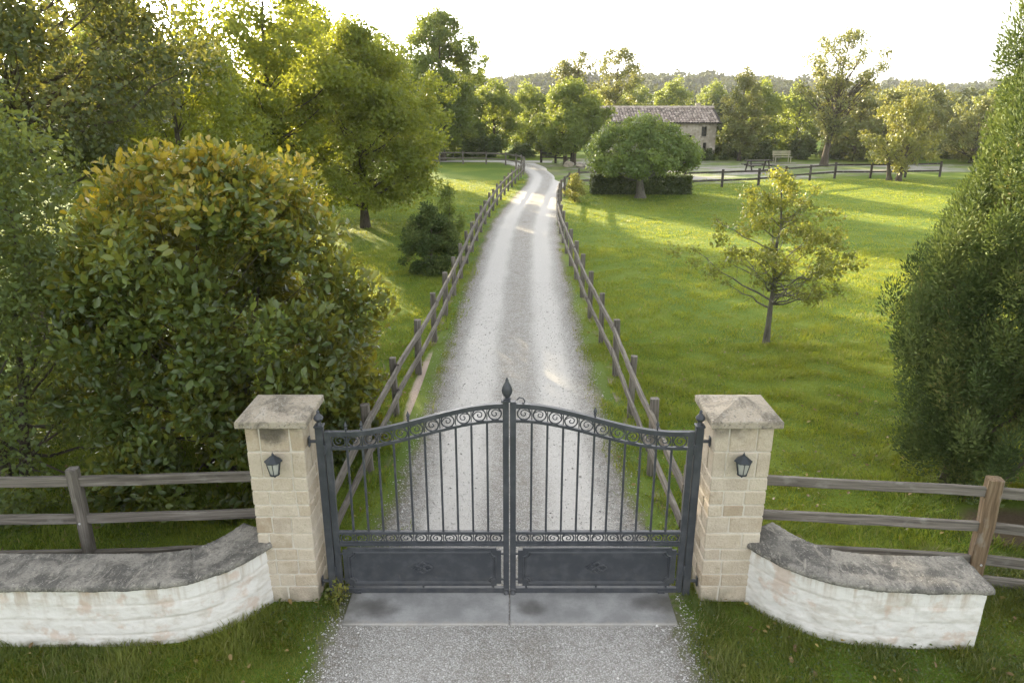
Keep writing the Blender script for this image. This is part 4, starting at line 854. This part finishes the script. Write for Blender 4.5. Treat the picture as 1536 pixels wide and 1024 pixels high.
def hedge(label, x0, x1, y, h, th, n, seed):
    r = np.random.default_rng(seed); root = empty('clipped_hedge', ((x0 + x1) / 2, y, 0)); tag(root, label, 'hedge')
    L = x1 - x0; P = r.uniform(-1, 1, (n, 3)); k = r.integers(0, 3, n); s = np.sign(P[np.arange(n), k]); P[np.arange(n), k] = s * r.uniform(.72, 1.04, n)
    d = np.zeros((n, 3)); d[np.arange(n), k] = s; P *= np.array([L / 2, th / 2, h / 2]); P[:, 2] += h / 2
    P[:, 2] += .06 * np.sin(P[:, 0] * 2.3) * (P[:, 2] / h); P[:, 2] = P[:, 2].clip(.03)
    N = unit(d * .8 + r.normal(size=(n, 3)) * .6 + np.array([0, 0, .3])); A = unit(np.cross(N, r.normal(size=(n, 3))))
    V, Fs, rn = leaf_geo(P, A, N, r.uniform(.08, .14, n), .7, r.random(n)); np_mesh('foliage', V, Fs, M['lf_hedge'], root, {'rnd': rn})
    m = MB()
    for i in range(10):
        x = -L / 2 + L * (i + .5) / 10; m.tube([(x, 0, -.03), (x + .05, .03, h * .45), (x - .04, .02, h * .8)], [.03, .022, .01], 6)
    m.build('stems', M['bark'], root, True)
hedge('clipped dark green box hedge under the dome-shaped tree', 4.25, 9.3, 38.9, 0.95, 0.85, 24000, 61)

# --- far trees round the yard and house
tree('willow_tree', 'broad twin-trunked green tree on the gravel beside the far bend', (4.35, 56.3, 0), 5.9, ov(3.35, 0.20), 130, 0.6, 26000, 0.17, 'lf_green', 71, 0.24, cat='tree', hollow=.6, stems=2)
tree('open_tree', 'open-crowned tree against the sky, left one of the pair over the farm roof', (6.2, 73, 0), 9.1, ov(2.7, 0.30, VASE), 60, 0.62, 6500, 0.20, 'lf_olive', 72, 0.20, twig=3, hollow=.4, limb_n=60, group='pair of tall open trees by the farmhouse')
tree('open_tree', 'open-crowned browner tree standing against the sky just behind the farm roof end', (10.0, 74, 0), 9.4, ov(3.0, 0.30, VASE), 64, 0.65, 6500, 0.20, 'lf_olive', 73, 0.22, twig=3, hollow=.4, limb_n=60, group='pair of tall open trees by the farmhouse')
tree('walnut_tree', 'tallest open tree right of the farmhouse with dark upswept branches on the sky', (23.2, 55.5, 0), 9.4, [(0.22, .7), (0.36, 2.0), (0.55, 3.1), (0.75, 3.7), (0.9, 2.6), (1, .5)], 90, 0.62, 9500, 0.17, 'lf_olive', 74, 0.26, twig=4, hollow=.35, limb_n=90, up=1.1, lean=(.5, 0), limbr=.42)
tree('alder_tree', 'narrow olive tree touching the end wall of the farmhouse', (18.4, 60.5, 0), 7.0, ov(2.1, 0.10), 80, 0.5, 13000, 0.16, 'lf_olive', 75, 0.16, hollow=.5)
tree('golden_bush_tree', 'short many-stemmed golden tree at the back edge of the lawn', (23.6, 45.6, 0), 4.75, ov(2.45, 0.14), 70, 0.5, 10000, 0.14, 'lf_gold', 76, 0.24, hollow=.5, stems=3, ttop=.6)
bt = tree('field_maple_tree', 'dense green tree between the narrow olive tree and the tallest open tree', (21.3, 66, 0), 6.2, ov(2.9, 0.08), 90, 0.62, 14000, 0.19, 'lf_green', 77, 0.2, hollow=.55)
bt['group'] = 'dense trees round the farm yard'
ft = tree('hornbeam_tree', 'olive-green tree behind the short golden tree', (30.5, 62, 0), 5.6, ov(2.9, 0.06), 90, 0.62, 13000, 0.19, 'lf_olive', 78, 0.2, hollow=.55); ft['group'] = 'dense trees round the farm yard'
gt = tree('golden_maple_tree', 'sunlit golden tree just above the pointed evergreen', (46, 70, 0), 6.3, ov(3.1, 0.06), 90, 0.65, 13000, 0.20, 'lf_gold', 79, 0.2, hollow=.55); gt['group'] = 'dense trees round the farm yard'
GR = 'dense trees round the farm yard'
for src, x, y, s, a, lb in ((bt, -4.6, 68, 1.0, 2.6, 'dense green tree under the tall rounded tree at the far bend'), (bt, -9.0, 63, .95, .4, 'dense green tree left of the tall rounded tree, over the shaded lawn'), (ft, 27.6, 60.5, .95, 4.2, 'olive-green tree between the tallest open tree and the golden one'), (ft, 36.0, 58.5, .9, 5.5, 'olive-green tree right of the golden tree, near the pointed evergreen'), (bt, 41.5, 64, 1.0, .9, 'dense green tree against the golden slope, beside the pointed evergreen'),
                            (bt, -1.6, 69, 1.02, 1.0, 'dark green tree closing the view straight up the driveway'), (bt, 1.6, 74, 1.0, 2.1, 'green tree just left of the twin-trunked tree, behind the bend'),
                            (bt, 25.6, 68, .95, 3.0, 'dense green tree directly behind the tallest open tree'), (ft, 34.5, 66, 1.02, 1.3, 'olive-green tree right of the one behind the golden tree'),
                            (ft, 39.5, 72, 1.1, 2.9, 'olive-green tree before the sunlit slope, left of the golden pair'), (gt, 52, 73, 1.12, 1.7, 'golden tree half hidden by the top of the large evergreen'),
                            (gt, 43.0, 84, 1.0, 4.1, 'golden tree farthest back on the sunlit slope'), (bt, 15.0, 94, 1.08, 4.0, 'green tree behind the farm roof, under the hill ridge'),
                            (bt, 20.5, 97, 1.15, 5.1, 'green tree behind the farm roof near its far end'), (bt, 26.0, 99, 1.1, .5, 'green tree behind the farmhouse end and narrow olive tree'),
                            (bt, 10.8, 92, .98, 5.8, 'green tree behind the farm roof next to the open pair'), (gt, -3.6, 92, .95, 2.0, 'yellowish treetop between the tall rounded tree and the dark one'), (ft, 7.6, 88, 1.05, .2, 'olive tree below the open pair, behind the twin-trunked tree')):
    o = dup(src, (x, y, 0), a, s); tag(o, lb, 'tree', GR)

# ------------------------------------------------------------------ farmhouse
def house():
    hx0, hx1, y0, y1, eave, ridge = 7.4, 16.75, 62.0, 67.2, 3.02, 4.05
    root = empty('farmhouse', (hx0, y0, 0)); tag(root, 'old stone farmhouse with a ribbed clay tile roof behind the dome-shaped tree', 'house')
    O = (hx0, y0)
    kk = NT('rubble_stone'); P = kk.pos(); v = kk.n("ShaderNodeTexVoronoi"); kk.l(P, v.inputs['Vector']); v.inputs['Scale'].default_value = 4.2
    cs = kk.n("ShaderNodeSeparateColor"); kk.l(v.outputs['Color'], cs.inputs[0])
    c = kk.ramp(cs.outputs[0], [(0, (0.30, 0.26, 0.20)), (.5, (0.44, 0.39, 0.32)), (1, (0.56, 0.51, 0.44))]); c = kk.mix(kk.smooth(v.outputs['Distance'], .3, .7), c, (0.40, 0.36, 0.30))
    c = kk.mix(kk.math('MULTIPLY', kk.smooth(kk.noise(P, .9, 5), .45, .65), .5), c, (0.22, 0.19, 0.15)); Mst = kk.done(kk.bsdf(c, .95, .1, kk.bump(v.outputs['Distance'], .6, .05)))
    kk = NT('clay_tile'); P = kk.pos(); r_ = kk.attr('rnd', 'Fac'); n = kk.noise(P, 3.5, 5, .65)
    c = kk.ramp(r_, [(0, (0.20, 0.165, 0.145)), (.5, (0.36, 0.30, 0.26)), (1, (0.52, 0.45, 0.40))]); c = kk.mix(kk.math('MULTIPLY', kk.smooth(n, .45, .65), .5), c, (0.10, 0.09, 0.08)); Mt = kk.done(kk.bsdf(c, .9, .15))
    holes = [(15.55, 16.0, 1.85, 2.62), (15.75, 16.05, 0.75, 1.35), (12.2, 12.75, 1.85, 2.6), (9.2, 9.75, 1.85, 2.6), (13.8, 14.8, 0.0, 1.95), (10.4, 11.0, 0.7, 1.4)]
    def facade(m, hs2, u0, u1, top, mk, dep):
        us = sorted({u0, u1, *[h[0] for h in hs2], *[h[1] for h in hs2]}); zs = sorted({0.0, top, *[h[2] for h in hs2], *[h[3] for h in hs2]})
        for a, b in zip(us[:-1], us[1:]):
            for c0, c1 in zip(zs[:-1], zs[1:]):
                if any(h[0] <= a and b <= h[1] and h[2] <= c0 and c1 <= h[3] for h in hs2): continue
                m.add([mk(a, 0, c0), mk(b, 0, c0), mk(b, 0, c1), mk(a, 0, c1)], [(0, 1, 2, 3)])
        for (a, b, c0, c1) in hs2:
            q = [(a, c0), (b, c0), (b, c1), (a, c1)]
            for (p, s_) in zip(q, q[1:] + q[:1]): m.add([mk(p[0], 0, p[1]), mk(s_[0], 0, s_[1]), mk(s_[0], dep, s_[1]), mk(p[0], dep, p[1])], [(0, 1, 2, 3)])
    w_ = MB(); fr = lambda u, d, z: (u - O[0], y0 + d - O[1], z); en = lambda u, d, z: (hx1 - d - O[0], u - O[1], z)
    facade(w_, holes, hx0, hx1, eave, fr, .3); eh = [(62.9, 63.5, 0.35, 1.2), (64.6, 65.2, 1.85, 2.5)]; facade(w_, eh, y0, y1, eave, en, .3)
    w_.add([(0, 0, 0), (0, y1 - y0, 0), (0, y1 - y0, eave), (0, 0, eave)], [(0, 1, 2, 3)]); w_.add([(0, y1 - y0, 0), (hx1 - hx0, y1 - y0, 0), (hx1 - hx0, y1 - y0, eave), (0, y1 - y0, eave)], [(0, 1, 2, 3)])
    for x in (0, hx1 - hx0): w_.add([(x, 0, eave), (x, y1 - y0, eave), (x, (y1 - y0) / 2, ridge - .02)], [(0, 1, 2)])
    w_.build('wall', Mst, root)
    for i, (a, b, c0, c1) in enumerate(holes):
        door = c0 == 0; g = MB(); g.box(((a + b) / 2 - O[0], .26, (c0 + c1) / 2), (b - a, .04, c1 - c0)); wi = g.build('door' if door else 'window', M['wood_dark'] if door else M['dark'], root)
        if not door:
            f = MB(); cx, cz = (a + b) / 2 - O[0], (c0 + c1) / 2
            f.box((cx, .225, cz), (.04, .02, c1 - c0)); f.box((cx, .222, cz), (b - a, .02, .04)); f.build('frame', M['wood_dark'], wi)
            s_ = MB(); s_.box((cx, -.02, c0 - .04), (b - a + .16, .12, .07), .01); s_.build('sill', M['cap'], wi)
    for (a, b, c0, c1) in eh:
        g = MB(); g.box((hx1 - .26 - O[0], (a + b) / 2 - O[1], (c0 + c1) / 2), (.04, b - a, c1 - c0)); g.build('window', M['dark'], root)
    rf = MB(); rows = 9; pit = .24; ov_ = .38; yc = (y0 + y1) / 2; sl = (ridge - eave) / (yc - y0); nc = int((hx1 - hx0 + .7) / pit)
    for sd in (1, -1):
        for rw in range(rows):
            for c_ in range(nc):
                x0 = hx0 - .35 + c_ * pit + random.uniform(-.02, .02); f0, f1 = rw / rows, (rw + 1.12) / rows; L_ = yc - y0 + ov_
                pts = []
                for f, lift in ((f0, .055), (min(f1, 1.0), .02)):
                    yv = (y0 - ov_ + L_ * f) if sd > 0 else (y1 + ov_ - L_ * f); zv = eave - ov_ * sl + L_ * f * sl + lift + random.uniform(-.008, .008)
                    for q in range(5):
                        a = PI * q / 4; pts.append((x0 + pit * (.5 - .46 * math.cos(a)) - O[0], yv - O[1], zv + .075 * math.sin(a)))
                rf.add(pts, [(q, q + 1, q + 6, q + 5) for q in range(4)])
    rr = rf.build('roof', Mt, root)
    bs = MB(); z0 = eave - ov_ * sl
    for sd in (1, -1):
        ya = y0 - ov_ if sd > 0 else y1 + ov_
        V_ = [(-.35, ya - O[1], z0), (hx1 - hx0 + .35, ya - O[1], z0), (hx1 - hx0 + .35, yc - O[1], ridge), (-.35, yc - O[1], ridge)]; V2 = [(x, y, z + .05 - .02) for x, y, z in V_]
        bs.add(V_ + V2, [(0, 1, 2, 3), (4, 5, 6, 7), (0, 1, 5, 4), (1, 2, 6, 5), (3, 0, 4, 7)])
    bs.build('roof_deck', M['wood_dark'], rr)
    rg = MB(); rg.tube([(-.35, yc - O[1], ridge + .05), (hx1 - hx0 + .35, yc - O[1], ridge + .05)], .12, 8); rg.build('ridge_tiles', Mt, rr)
    ch = MB(); ch.box((hx1 - hx0 - .9, yc - O[1] + .5, ridge + .05), (.35, .35, .5), .01); ch.box((hx1 - hx0 - .9, yc - O[1] + .5, ridge + .33), (.43, .43, .06), .01); ch.build('chimney', Mst, rr)
house()
# low shrubs along the farmhouse foot
for i, (x, y, s, lb) in enumerate(((15.9, 61.0, 1.0, 'low dark shrub at the foot of the farmhouse corner'), (17.6, 61.4, .8, 'low shrub beside the end wall of the farmhouse'), (21.2, 60.6, 1.1, 'low dark shrub under the dense yard trees'))):
    if i == 0: sb = tree('low_shrub', lb, (x, y, 0), 1.0, [(.02, .6), (.5, .8), (1, .2)], 16, .3, 1500, .14, 'lf_hedge', 81, .03, cat='shrub', group='low shrubs in the yard', limb_n=6)
    else: o = dup(sb, (x, y, 0), i * 1.3, s); tag(o, lb, 'shrub', 'low shrubs in the yard')
for i in range(9):
    o = dup(sb, (19.5 + i * 2.45 + random.uniform(-.5, .5), 62.5 + random.uniform(-.8, .8), 0), i * 1.1, (2.0, 1.7, random.uniform(1.5, 2.0))); tag(o, 'dark bush in the row under the trees at the back of the yard', 'shrub', 'bushes at the back of the yard')
for i in range(8):
    o = dup(sb, (-11 + i * 1.95 + random.uniform(-.4, .4), 64.5 + random.uniform(-.8, .8), 0), i * 1.7, (1.9, 1.6, random.uniform(1.3, 1.9))); tag(o, 'dark bush in the row beyond the far bend of the driveway', 'shrub', 'bushes beyond the far bend')
o = dup(sb, (18.9, 65.6, 0), .7, (2.3, 1.8, 2.2)); tag(o, 'tall dark bush just beyond the end wall of the farmhouse', 'shrub', 'low shrubs in the yard')
tree('weed_plant', 'small yellow-green weed growing at the foot of the gate post by the stained pillar', (-1.70, 5.95, 0), .26, [(.05, .06), (.5, .12), (1, .04)], 12, .05, 170, .04, 'lf_gold', 82, .006, cat='weed', tip=.6, limb_n=8, hollow=.3)
# yard furniture
def table(label, x, y, rz):
    root = empty('picnic_table', (x, y, 0), rz); tag(root, label, 'picnic table')
    for (nm, cy_, z, wd) in (('tabletop', 0, .74, .75), ('bench', -.62, .45, .28), ('bench', .62, .45, .28)):
        m = MB(); k_ = 5 if nm == 'tabletop' else 2
        for i in range(k_): m.box((0, cy_ - wd / 2 + wd * (i + .5) / k_, z), (1.8, wd / k_ - .015, .045), .005)
        m.build(nm, M['wood_dark'], root)
    for sx in (-.65, .65):
        m = MB(); m.beam((sx, -.5, 0), (sx, -.2, .72), .09, .05, 1, 0, .004); m.beam((sx, .5, 0), (sx, .2, .72), .09, .05, 1, 0, .004); m.beam((sx, -.72, .40), (sx, .72, .40), .05, .09, 1, 0, .004); m.build('leg', M['wood_dark'], root)
table('dark wooden picnic table on the gravel before the olive tree', 17.0, 51.5, .15)
def bench(label, x, y, rz):
    root = empty('garden_bench', (x, y, 0), rz); tag(root, label, 'bench')
    Mb = flat('pale_painted_wood', (0.40, 0.38, 0.26), .6)
    m = MB(); [m.box((0, -.16 + .11 * i, .45), (1.5, .09, .035), .004) for i in range(4)]; m.build('seat', Mb, root)
    m = MB(); [m.box((0, .24, .60 + .13 * i), (1.5, .03, .09), .004) for i in range(3)]; m.build('backrest', Mb, root)
    for sx in (-.62, .62):
        m = MB(); m.box((sx, -.15, .215), (.06, .06, .43)); m.box((sx, .25, .46), (.06, .05, .92)); m.build('leg', Mb, root)
bench('pale garden bench on the grass under the dense yard trees', 21.2, 58.6, .1)
def rock(label, x, y, s, seed):
    import bmesh
    r = np.random.default_rng(seed); bm = bmesh.new(); bmesh.ops.create_icosphere(bm, subdivisions=3, radius=s)
    dirs = unit(r.normal(size=(14, 3))); hh = r.uniform(.6, .95, 14) * s
    for v in bm.verts:
        p = np.array(v.co)
        for d, h_ in zip(dirs, hh):
            e = p @ d - h_
            if e > 0: p = p - d * e
        v.co = p * np.array([1.25, 1, .8]) + np.array([0, 0, s * .45])
    me = bpy.data.meshes.new('boulder'); bm.to_mesh(me); bm.free(); me.materials.append(M['cap'])
    o = bpy.data.objects.new('boulder', me); col.objects.link(o); o.location = (x, y, 0); tag(o, label, 'boulder', 'boulders by the twin-trunked tree')
rock('pale boulder at the foot of the twin-trunked tree', 4.2, 54.9, .38, 1)
rock('smaller pale boulder just beside the twin-trunked tree on the lawn side', 5.0, 54.5, .28, 2)

# ------------------------------------------------------------------ hills and distant woods
rx = np.array([-900, -300, -60, -10, 20, 70, 110, 160, 230, 300, 360, 460, 700, 1500]); rz_ = np.array([22, 22, 21.5, 19.5, 20.5, 20.5, 20, 17.5, 14.5, 14, 16.5, 20, 26, 26]) - 4.5
def hill(X, Y):
    base = np.interp(X, rx, rz_); f = np.clip((Y - 230) / 290, 0, 1); f = f * f * (3 - 2 * f)
    return -0.5 + base * f + np.where(f > 0, 1.2 * np.sin(X * .031 + 1) * np.sin(Y * .022) * f, 0)
V, Fq = grid(np.linspace(-900, 1500, 121), np.linspace(220, 760, 28), hill)
tag(np_mesh('hills', V, [Fq], flat('hill_scrub', (0.045, 0.06, 0.02), .95, .1, .05), smooth=True), kind='structure')
def woods(name, pts, scl, per, lsz, mat, seed):
    r = np.random.default_rng(seed); C = []; R = []
    for (x, y, z, s) in pts:
        k_ = 5
        for _ in range(k_): C.append((x + r.normal() * s * .45, y + r.normal() * s * .45, z + s * r.uniform(.35, 1.15))); R.append(s * r.uniform(.35, .6))
    C = np.array(C); R = np.array(R); n = len(C) * per
    Lf = make_leaves(r, C, R, n, lsz, .8, 1.0, .3, .35, .85); V, Fs, rn = leaf_geo(*Lf); return tag(np_mesh(name, V, Fs, M[mat], None, {'rnd': rn}), kind='stuff', label='far wooded hillside beyond the farm', cat='woods')
r = np.random.default_rng(5); pts = []
while len(pts) < 1500:
    y = r.uniform(270, 525); x = r.uniform(-.25, .82) * y
    pts.append((x, y, hill(np.array(x), np.array(y)) - .5, r.uniform(2.0, 3.6) + 3.2 * r.random() ** 4))
woods('distant_woods', pts, 1, 26, 1.5, 'lf_far', 6)
pts = []
while len(pts) < 520:
    y = r.uniform(90, 230); x = r.uniform(-.6, .85) * y
    pts.append((x, y, 0, r.uniform(2.6, 3.9) if x < .4 * y else r.uniform(3.2, 4.6)))
woods('valley_woods', pts, 1, 42, .62, 'lf_far', 9)['label'] = 'belt of mixed trees in the valley behind the farmhouse'

# ------------------------------------------------------------------ grass
def blades(r, P, h, wd, rnd, tri=False):
    n = len(P); a = vnoise(P[:, 0], P[:, 1], 7.0, 77) * 2.2 + r.normal(size=n) * .8 + np.where(r.random(n) < .35, r.uniform(0, 6.28, n), 0); B = np.stack([np.cos(a), np.sin(a), np.zeros(n)], 1); D = np.stack([-np.sin(a), np.cos(a), np.zeros(n)], 1)
    ln = (r.uniform(.15, 1.15, n) * h)[:, None]; w_ = wd[:, None] / 2; hh = h[:, None]; Z = np.array([0, 0, 1.0])
    if tri:
        V = np.stack([P - B * w_, P + B * w_, P + D * ln + Z * hh], 1).reshape(-1, 3); i = np.arange(n)[:, None] * 3; return V, [np.concatenate([i, i + 1, i + 2], 1)], np.repeat(rnd, 3)
    V = np.stack([P - B * w_, P + B * w_, P + B * w_ * .8 + D * ln * .35 + Z * hh * .6, P - B * w_ * .8 + D * ln * .35 + Z * hh * .6, P + D * ln + Z * hh * .95], 1).reshape(-1, 3)
    i = np.arange(n)[:, None] * 5; return V, [np.concatenate([i, i + 1, i + 2, i + 3], 1), np.concatenate([i + 3, i + 2, i + 4], 1)], np.repeat(rnd, 5)
def vnoise(X, Y, s, seed):
    q = np.random.default_rng(seed); o = np.zeros_like(X)
    for _ in range(10):
        a = q.uniform(0, 6.28); f = s * q.uniform(.6, 1.7); o += np.sin((X * math.cos(a) + Y * math.sin(a)) * f + q.uniform(0, 6.28))
    return o / 3.2
WL = np.array([(-6.6, 5.40), (-4.65, 5.385), (-3.3, 5.385), (-3.0, 5.42), (-2.72, 5.53), (-2.5, 5.74), (-2.38, 5.95)]); WR = np.array([(2.32, 5.95), (2.45, 5.75), (2.67, 5.55), (2.99, 5.41), (3.33, 5.36), (4.19, 5.345)])
def keep(X, Y):
    c, hw = road_c(Y), road_w(Y); d = np.abs(X - c) - hw * (1.0 + .06 * vnoise(X, Y, 2.5, 3) + .03 * vnoise(X, Y, 9, 4))
    rr_ = np.random.default_rng(11).random(len(X)); edge = np.clip((d + .12) / .38, 0, 1)
    ok = rr_ < edge ** 1.2
    ok &= ~((np.abs(X) < 1.60) & (Y > 5.62) & (Y < 6.3))
    yl = np.interp(X, WL[:, 0], WL[:, 1]); ok &= ~((X < -2.3) & (X > -6.6) & (Y > yl) & (Y < yl + .42))
    yr = np.interp(X, WR[:, 0], WR[:, 1]); ok &= ~((X > 2.25) & (X < 4.17) & (Y > yr) & (Y < yr + .42))
    ok &= ~((np.abs(X + 2.165) < .27) & (np.abs(Y - 6.255) < .26)); ok &= ~((np.abs(X - 2.112) < .27) & (np.abs(Y - 6.255) < .26))
    e = ((X + 1.52) / .2) ** 2 + ((Y - 11.6) / 2.0) ** 2; ok &= ~(e < 1 + .5 * vnoise(X, Y, 3, 8))
    ok &= ~((((X - 6.0) / 1.0) ** 2 + ((Y - 7.5) / .6) ** 2) < .7 + .4 * vnoise(X, Y, 3, 9))
    band = np.exp(-((np.abs(X - .08) - 1.55) / .2) ** 2) * (Y > 6.5) * (Y < 32); ok &= ~(rr_ * 1.0 < band * (vnoise(X, Y, 1.6, 12) > .25) * .9)
    return ok
def lawn(name, label, x0, x1, y0, y1, dens, h, wd, seed, tri=False, dens_fn=None, frus=True, mat='grass'):
    r = np.random.default_rng(seed); n = int((x1 - x0) * (y1 - y0) * dens); X = r.uniform(x0, x1, n); Y = r.uniform(y0, y1, n)
    k_ = np.ones(n, bool)
    if frus: k_ &= np.abs(X) < (Y * .95 + 1.6) * .745 + .4
    if dens_fn is not None: k_ &= r.random(n) < dens_fn(X, Y)
    X, Y = X[k_], Y[k_]; k_ = keep(X, Y); X, Y = X[k_], Y[k_]; n = len(X)
    tuft = vnoise(X, Y, 5.5, seed + 50); big = vnoise(X, Y, 1.3, seed + 51)
    hh = h * np.exp(r.normal(size=n) * .3) * (1 + .5 * tuft + .3 * big).clip(.35, 2.2)
    rnd = np.clip(.45 + .16 * r.normal(size=n) + .16 * tuft + .12 * big, 0, .93); rnd = np.where(r.random(n) < .05, 1.0, rnd)
    P = np.stack([X, Y, np.full(n, -.004)], 1); V, Fs, rn = blades(r, P, hh, wd * r.uniform(.7, 1.3, n), rnd, tri)
    o = np_mesh(name, V, Fs, M[mat], None, {'rnd': rn}); return tag(o, label, 'grass', None, 'stuff')
lawn('verge_grass', 'shaggy grass in shade-darkened greens in front of the walls and pillars', -5.6, 5.6, 4.0, 6.75, 6000, .047, .0064, 101, mat='vgrass')
lawn('lawn_grass', 'green lawn grass just behind the front fences and gate', -9, 12.5, 6.75, 14, 2600, .044, .010, 102)
lawn('lawn_grass', 'green lawn grass round the young tree', -12, 19, 14, 24, 800, .042, .018, 103, True)
lawn('lawn_grass', 'lawn grass stretching to the back fence', -20, 32, 24, 46, 230, .034, .030, 104, True)

def litter(name, label, n, seed, mat, box, size, z, cl=None):
    r = np.random.default_rng(seed); X = r.uniform(box[0], box[1], n); Y = box[2] + (box[3] - box[2]) * r.random(n) ** 1.5
    if cl is not None: k_ = vnoise(X, Y, 1.8, seed) > cl; X, Y = X[k_], Y[k_]
    k_ = np.abs(X) < (Y * .95 + 1.6) * .745 + .4; X, Y = X[k_], Y[k_]; k_ = keep(X, Y); X, Y = X[k_], Y[k_]; n = len(X)
    N = unit(np.array([0, 0, 1.0]) + .45 * r.normal(size=(n, 3))); A = unit(np.cross(N, r.normal(size=(n, 3)))); P = np.stack([X, Y, z * r.uniform(.5, 1.1, n)], 1)
    V, Fs, rn = leaf_geo(P, A, N, size * r.uniform(.6, 1.3, n), .62, r.random(n), 'leaf'); tag(np_mesh(name, V, Fs, M[mat], None, {'rnd': rn}), label, 'leaves', None, 'stuff')
M['lf_dry'] = leaf_mat('dry_leaf', [(0, (0.10, 0.065, 0.03)), (0.5, (0.22, 0.15, 0.06)), (1, (0.36, 0.29, 0.09))], (0.3, 0.2, 0.05), 0.2)
litter('fallen_leaves', 'dry brown and yellow leaves lying in the grass', 1500, 131, 'lf_dry', (-6, 9, 4.1, 15), .055, .055)
litter('clover_leaves', 'patches of small round clover leaves in the grass', 42000, 132, 'lf_hedge', (-5.5, 8, 4.1, 12), .026, .05, .35)
# gravel stones lying loose on the drive
def pebbles(name, label, n, seed):
    r = np.random.default_rng(seed); Y = 4.2 + (r.random(n) ** 1.7) * 15; c, hw = road_c(Y), road_w(Y); m = r.random(n)
    lat = np.where(m < .42, r.choice([-1, 1], n) * r.normal(.97, .09, n), np.where(m < .62, r.normal(0, .14, n), r.uniform(-1, 1, n))); X = c + hw * lat
    k_ = ~((np.abs(X) < 1.62) & (Y > 5.66 + .25 * r.random(n) ** 3) & (Y < 6.24 - .1 * r.random(n) ** 3)); X, Y = X[k_], Y[k_]; n = len(X); s = np.exp(r.normal(size=n) * .35) * .0058
    oc = np.array([(1, 0, 0), (-1, 0, 0), (0, 1, 0), (0, -1, 0), (0, 0, 1), (0, 0, -1)], float); fc = np.array([(0, 2, 4), (2, 1, 4), (1, 3, 4), (3, 0, 4), (2, 0, 5), (1, 2, 5), (3, 1, 5), (0, 3, 5)])
    a = r.uniform(0, 6.28, n); sx, sy, sz = s * r.uniform(.8, 1.5, n), s * r.uniform(.7, 1.2, n), s * r.uniform(.5, .9, n)
    L = oc[None] * np.stack([sx, sy, sz], 1)[:, None, :] * r.uniform(.75, 1.25, (n, 6, 1)); Xr = L[..., 0] * np.cos(a)[:, None] - L[..., 1] * np.sin(a)[:, None]; Yr = L[..., 0] * np.sin(a)[:, None] + L[..., 1] * np.cos(a)[:, None]
    V = np.stack([Xr + X[:, None], Yr + Y[:, None], L[..., 2] + .013 + s[:, None] * .2], -1).reshape(-1, 3); i = np.arange(n)[:, None, None] * 6
    kk = NT('loose_stone'); cc = kk.ramp(kk.attr('rnd', 'Fac'), [(0, (.27, .255, .235)), (.5, (.46, .45, .43)), (1, (.70, .69, .67))])
    tag(np_mesh(name, V, [(i + fc[None]).reshape(-1, 3)], kk.done(kk.bsdf(cc, .85, .2)), None, {'rnd': np.repeat(r.random(n), 6)}), label, 'gravel', None, 'stuff')
pebbles('loose_gravel', 'loose pale stones scattered over the driveway', 38000, 111)

# ------------------------------------------------------------------ haze
hz = MB(); hz.box((300, 380, 19), (2600, 800, 40)); ho = hz.build('haze', None or M['dark'])
kk = NT('haze_air'); pv = kk.n("ShaderNodeVolumePrincipled"); pv.inputs['Color'].default_value = (0.84, 0.88, 0.92, 1); pv.inputs['Density'].default_value = 0.00024; pv.inputs['Anisotropy'].default_value = 0.0
kk.l(pv.outputs[0], kk.out.inputs['Volume']); ho.data.materials.clear(); ho.data.materials.append(kk.m); tag(ho, 'thin evening haze over the valley', 'haze', None, 'stuff')
